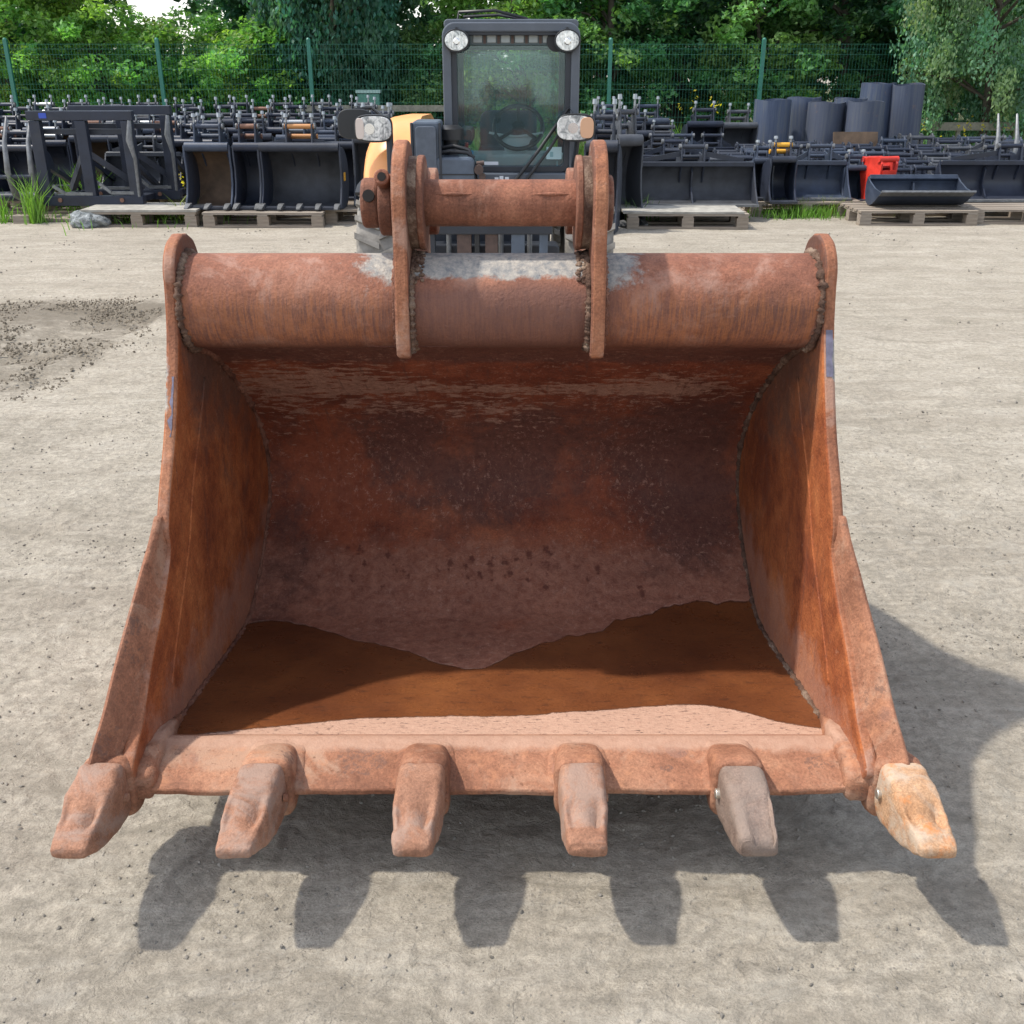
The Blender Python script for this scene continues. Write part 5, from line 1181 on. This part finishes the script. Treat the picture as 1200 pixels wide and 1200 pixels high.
b = MB(); rbox(b, (cx,.55,1.715), (CW*2-.02,1.24,.055), .025); b.box((cx,.75,1.745), (.6,.6,.012)); T('roof', b, M_cab, bevel=.01)
# roof guard bars above the screen
b = MB(); rbox(b, (cx,-.03,1.65), (CW*2-.16,.02,.095), .02); vz = T('visor', b, simple('visor_glass', (.07,.10,.11), .2), bevel=.003)
for k in range(6):
    b = MB(); b.box((cx-.20+k*.083,-.046,1.652), (.052,.012,.072)); b.build('guard_bar', simple('guard_pale',(.30,.33,.33),.5) if k == 0 else bpy.data.materials['guard_pale'], vz, bevel=.003)
    if k < 5:
        b = MB(); b.box((cx-.20+k*.083+.042,-.044,1.652), (.016,.014,.08)); b.build('guard_gap', M_dbrown, vz)
b = MB(); b.cyl((cx+.27,-.04,1.625),(cx+.27,-.055,1.625),.06,n=24); b.build('speaker_cover', M_blkp, vz)
# windscreen
b = MB(); b.box((cx,-.05,1.255), (CW*2-.17,.008,.69)); ws = T('windscreen', b, M_win)
b = MB(); b.box((cx,1.15,1.22), (CW*2-.2,.008,.72)); T('rear_window', b, M_win)
b = MB(); b.box((cx+.265,-.058,.995), (.094,.003,.072)); st = T('sticker', b, simple('pale_sticker',(.42,.60,.64),.5), ws)
b = MB(); b.box((cx+.25,-.0605,.988), (.02,.002,.03)); b.box((cx+.285,-.0605,.925), (.004,.002,.045)); b.build('sticker_print', simple('sticker_ink',(.15,.33,.38),.5), st) if False else b.build('print', simple('sticker_ink',(.2,.38,.42),.5), ws)
b = MB(); b.box((cx-.13,-.057,.935), (.10,.003,.02)); b.build('label_strip', M_white, ws)
# screen lower edge and wiper
b = MB(); rbox(b, (cx+.02,-.09,.835), (.76,.10,.10), .02); T('scuttle', b, M_cab, bevel=.01)
b = MB(); b.box((cx+.27,-.142,.80), (.20,.01,.03)); T('grille_slot', b, M_blkp)
b = MB()
for k, (dx_, hh) in enumerate(((-.03,.022),(.0,.030),(.034,.024))): b.prism([(-.1425,.838),(-.144,.838),(-.144,.838+hh),(-.1425,.838+hh)], cx-.06+dx_-.012, cx-.06+dx_+.012)
T('emblem', b, M_white, stuff=True)

wp0 = (cx-.01,-.16,.80); wp1 = (cx+.345,-.10,1.255)
b = MB(); b.tube([wp0, (cx+.17,-.14,1.02), wp1, (cx+.375,-.10,1.235)], .011, 6); wi = T('wiper_arm', b, M_blkp, smooth=60)
b = MB(); b.tube([(cx+.055,-.16,.80), (cx+.23,-.14,1.02), (cx+.375,-.10,1.235)], .010, 6); b.build('wiper_rod', M_blkp, wi, smooth=60)
b = MB(); b.box((cx+.352,-.075,1.30), (.012,.012,.62)); b.build('wiper_blade', M_blkp, wi)
b = MB(); b.cyl((cx+.02,-.19,.79),(cx+.02,-.13,.79),.022,n=12); b.build('wiper_pivot', M_blkp, wi, smooth=40)
# interior
b = MB(); rbox(b, (cx,.22,.88), (.72,.30,.20), .06); T('dashboard', b, M_dash, bevel=.02)
b = MB(); b.rings([[(cx+.03+a*w_, y, z) for a in (-1,-.6,0,.6,1)]+[(cx+.03+a*w_, y+.05, z) for a in (1,0,-1)] for w_, y, z in ((.03,.15,.93),(.07,.16,.99),(.09,.19,1.05),(.12,.21,1.08))]); T('steering_column', b, M_dash, smooth=60, bevel=.005)
b = MB(); W = []; cc_ = Vector((cx+.045,.22,1.13)); ax = Vector((0,-.80,.6)).normalized(); ex = Vector((1,0,0)); ey = ax.cross(ex)
for k in range(33):
    a = 2*math.pi*k/32; W.append(cc_+(ex*math.cos(a)+ey*math.sin(a))*.155)
b.tube(W, .014, 8)
for a in (90, 215, 325): b.tube([cc_, cc_+(ex*math.cos(R(a))+ey*math.sin(R(a)))*.15], .012, 6)
b.cyl(cc_-ax*.02, cc_+ax*.015, .04, n=16); sw = T('steering_wheel', b, M_blkp, smooth=60)
b = MB(); b.cyl(cc_+ex*-.13+ey*.05, cc_+ex*-.13+ey*.05+ax*.045, .02, n=10); b.build('spinner_knob', M_blkp, sw, smooth=40)
for s in (-1,1):
    b = MB(); b.tube([(cx+.03,.2,1.075),(cx+.03+s*.12,.19,1.09),(cx+.03+s*.17,.18,1.10)], .008, 6); T('stalk_lever', b, M_dash, smooth=60)
b = MB(); rbox(b, (cx-.02,.85,.93), (.42,.40,.10), .04); rbox(b, (cx-.02,1.02,1.05), (.40,.10,.30), .06); T('seat', b, M_seat, bevel=.02)
b = MB(); rbox(b, (cx-.31,.75,1.05), (.10,.5,.10), .03); T('armrest', b, M_cabd, bevel=.01)
b = MB(); b.cyl((cx-.30,.35,.95),(cx-.29,.33,1.03),.012,n=8); T('joystick', b, M_red, smooth=40)
b = MB(); b.cyl((cx-.27,.10,.975),(cx-.27,.10,1.0),.03,n=12); T('blue_cap', b, simple('blue_cap_paint',(.05,.3,.6),.4), smooth=40)
b = MB(); rbox(b, (cx-.37,.55,1.38), (.05,.1,.13), .02); T('mirror_inside', b, M_cabd, bevel=.01)
# lights
def oval(b, c, a, h, dpt, k=.8, n=28):
    q = lambda s, y: [(c[0]+s*a*math.copysign(abs(math.cos(t))**k, math.cos(t)), y, c[2]+s*h*math.copysign(abs(math.sin(t))**k, math.sin(t))) for t in np.linspace(0, 2*math.pi, n, endpoint=False)]
    return b.rings([q(.8, c[1]+dpt), q(1, c[1]+dpt*.4), q(1, c[1]), q(.97, c[1]-.004)])
for s in (-1, 1):
    c = (cx+s*.325+.005, -.16, 1.625)
    b = MB(); oval(b, c, .078, .064, .09, 1); wl_ = T('work_light', b, M_blkp, smooth=40)
    b = MB(); oval(b, (c[0], c[1]-.008, c[2]), .068, .054, .006, 1); b.build('lens', M_lamp, wl_, smooth=40)
    b = MB(); b.cyl((c[0],c[1]-.012,c[2]-.004),(c[0],c[1]-.017,c[2]-.004),.020,.014,n=16); b.build('bulb', M_chrome, wl_, smooth=40)
    for k in (-2,-1,1,2):
        b = MB(); b.box((c[0]+k*.022,c[1]-.0125,c[2]),(.0025,.003,.085-.012*abs(k))); b.build('lens_rib', M_chrome, wl_)
    b = MB(); b.tube([(c[0],c[1]+.04,c[2]+.06),(c[0],-.05,1.70)], .012, 6); b.build('bracket', M_blkp, wl_)
for s, X in ((-1, -.655), (1, .545)):
    c = (X, -.30, 1.17); c = (X, -.30, 1.155 if s > 0 else 1.15)
    b = MB(); oval(b, c, .112, .078, .12, .62); hl = T('headlight', b, M_blkp, smooth=40)
    b = MB(); oval(b, (c[0]+(-.012 if s > 0 else .006), c[1]-.008, c[2]), .102, .068, .006, .62)
    b.build('lens', M_lamp, hl, smooth=40)
    b = MB(); oval(b, (c[0]+(.062 if s > 0 else -.078), c[1]-.013, c[2]), .040 if s > 0 else .025, .058, .006, .62); b.build('indicator_lens', M_amber if s > 0 else simple('pale_amber_lens',(.62,.52,.46),.25), hl, smooth=40)
    b = MB(); b.cyl((c[0]-.02,c[1]-.012,c[2]),(c[0]-.02,c[1]-.016,c[2]),.030,n=20); b.build('bulb_ring', M_chrome, hl, smooth=40)
b = MB(); b.tube([(-.565,-.26,.80),(-.565,-.26,1.17),(-.60,-.26,1.17)], .022, 8); T('lamp_bracket', b, M_brown if False else M_cabd, smooth=40)
b = MB(); b.tube([(.56,-.22,1.10),(.55,-.12,.95),(.52,-.05,.85)], .016, 8); T('lamp_bracket', b, M_cabd, smooth=40)
b = MB(); oval(b, (-.775,-.20,1.17), .105, .085, .06, .6); mr_ = T('mirror', b, M_blkp, smooth=40)
b = MB(); b.tube([(-.78,-.17,1.25),(-.68,-.14,1.26),(-.57,-.22,1.19)], .01, 6); b.build('mirror_arm', M_blkp, mr_, smooth=60)
# roof rail with folded beacon bar
b = MB(); b.tube([(cx-.33,.2,1.73),(cx-.32,.2,1.79),(cx-.10,.2,1.80),(cx-.04,.2,1.785),(cx+.10,.25,1.755)], .010, 6); b.tube([(cx-.30,.35,1.77),(cx-.08,.35,1.78),(cx+.12,.35,1.75)], .010, 6); T('roof_rail', b, M_blkp, smooth=60)
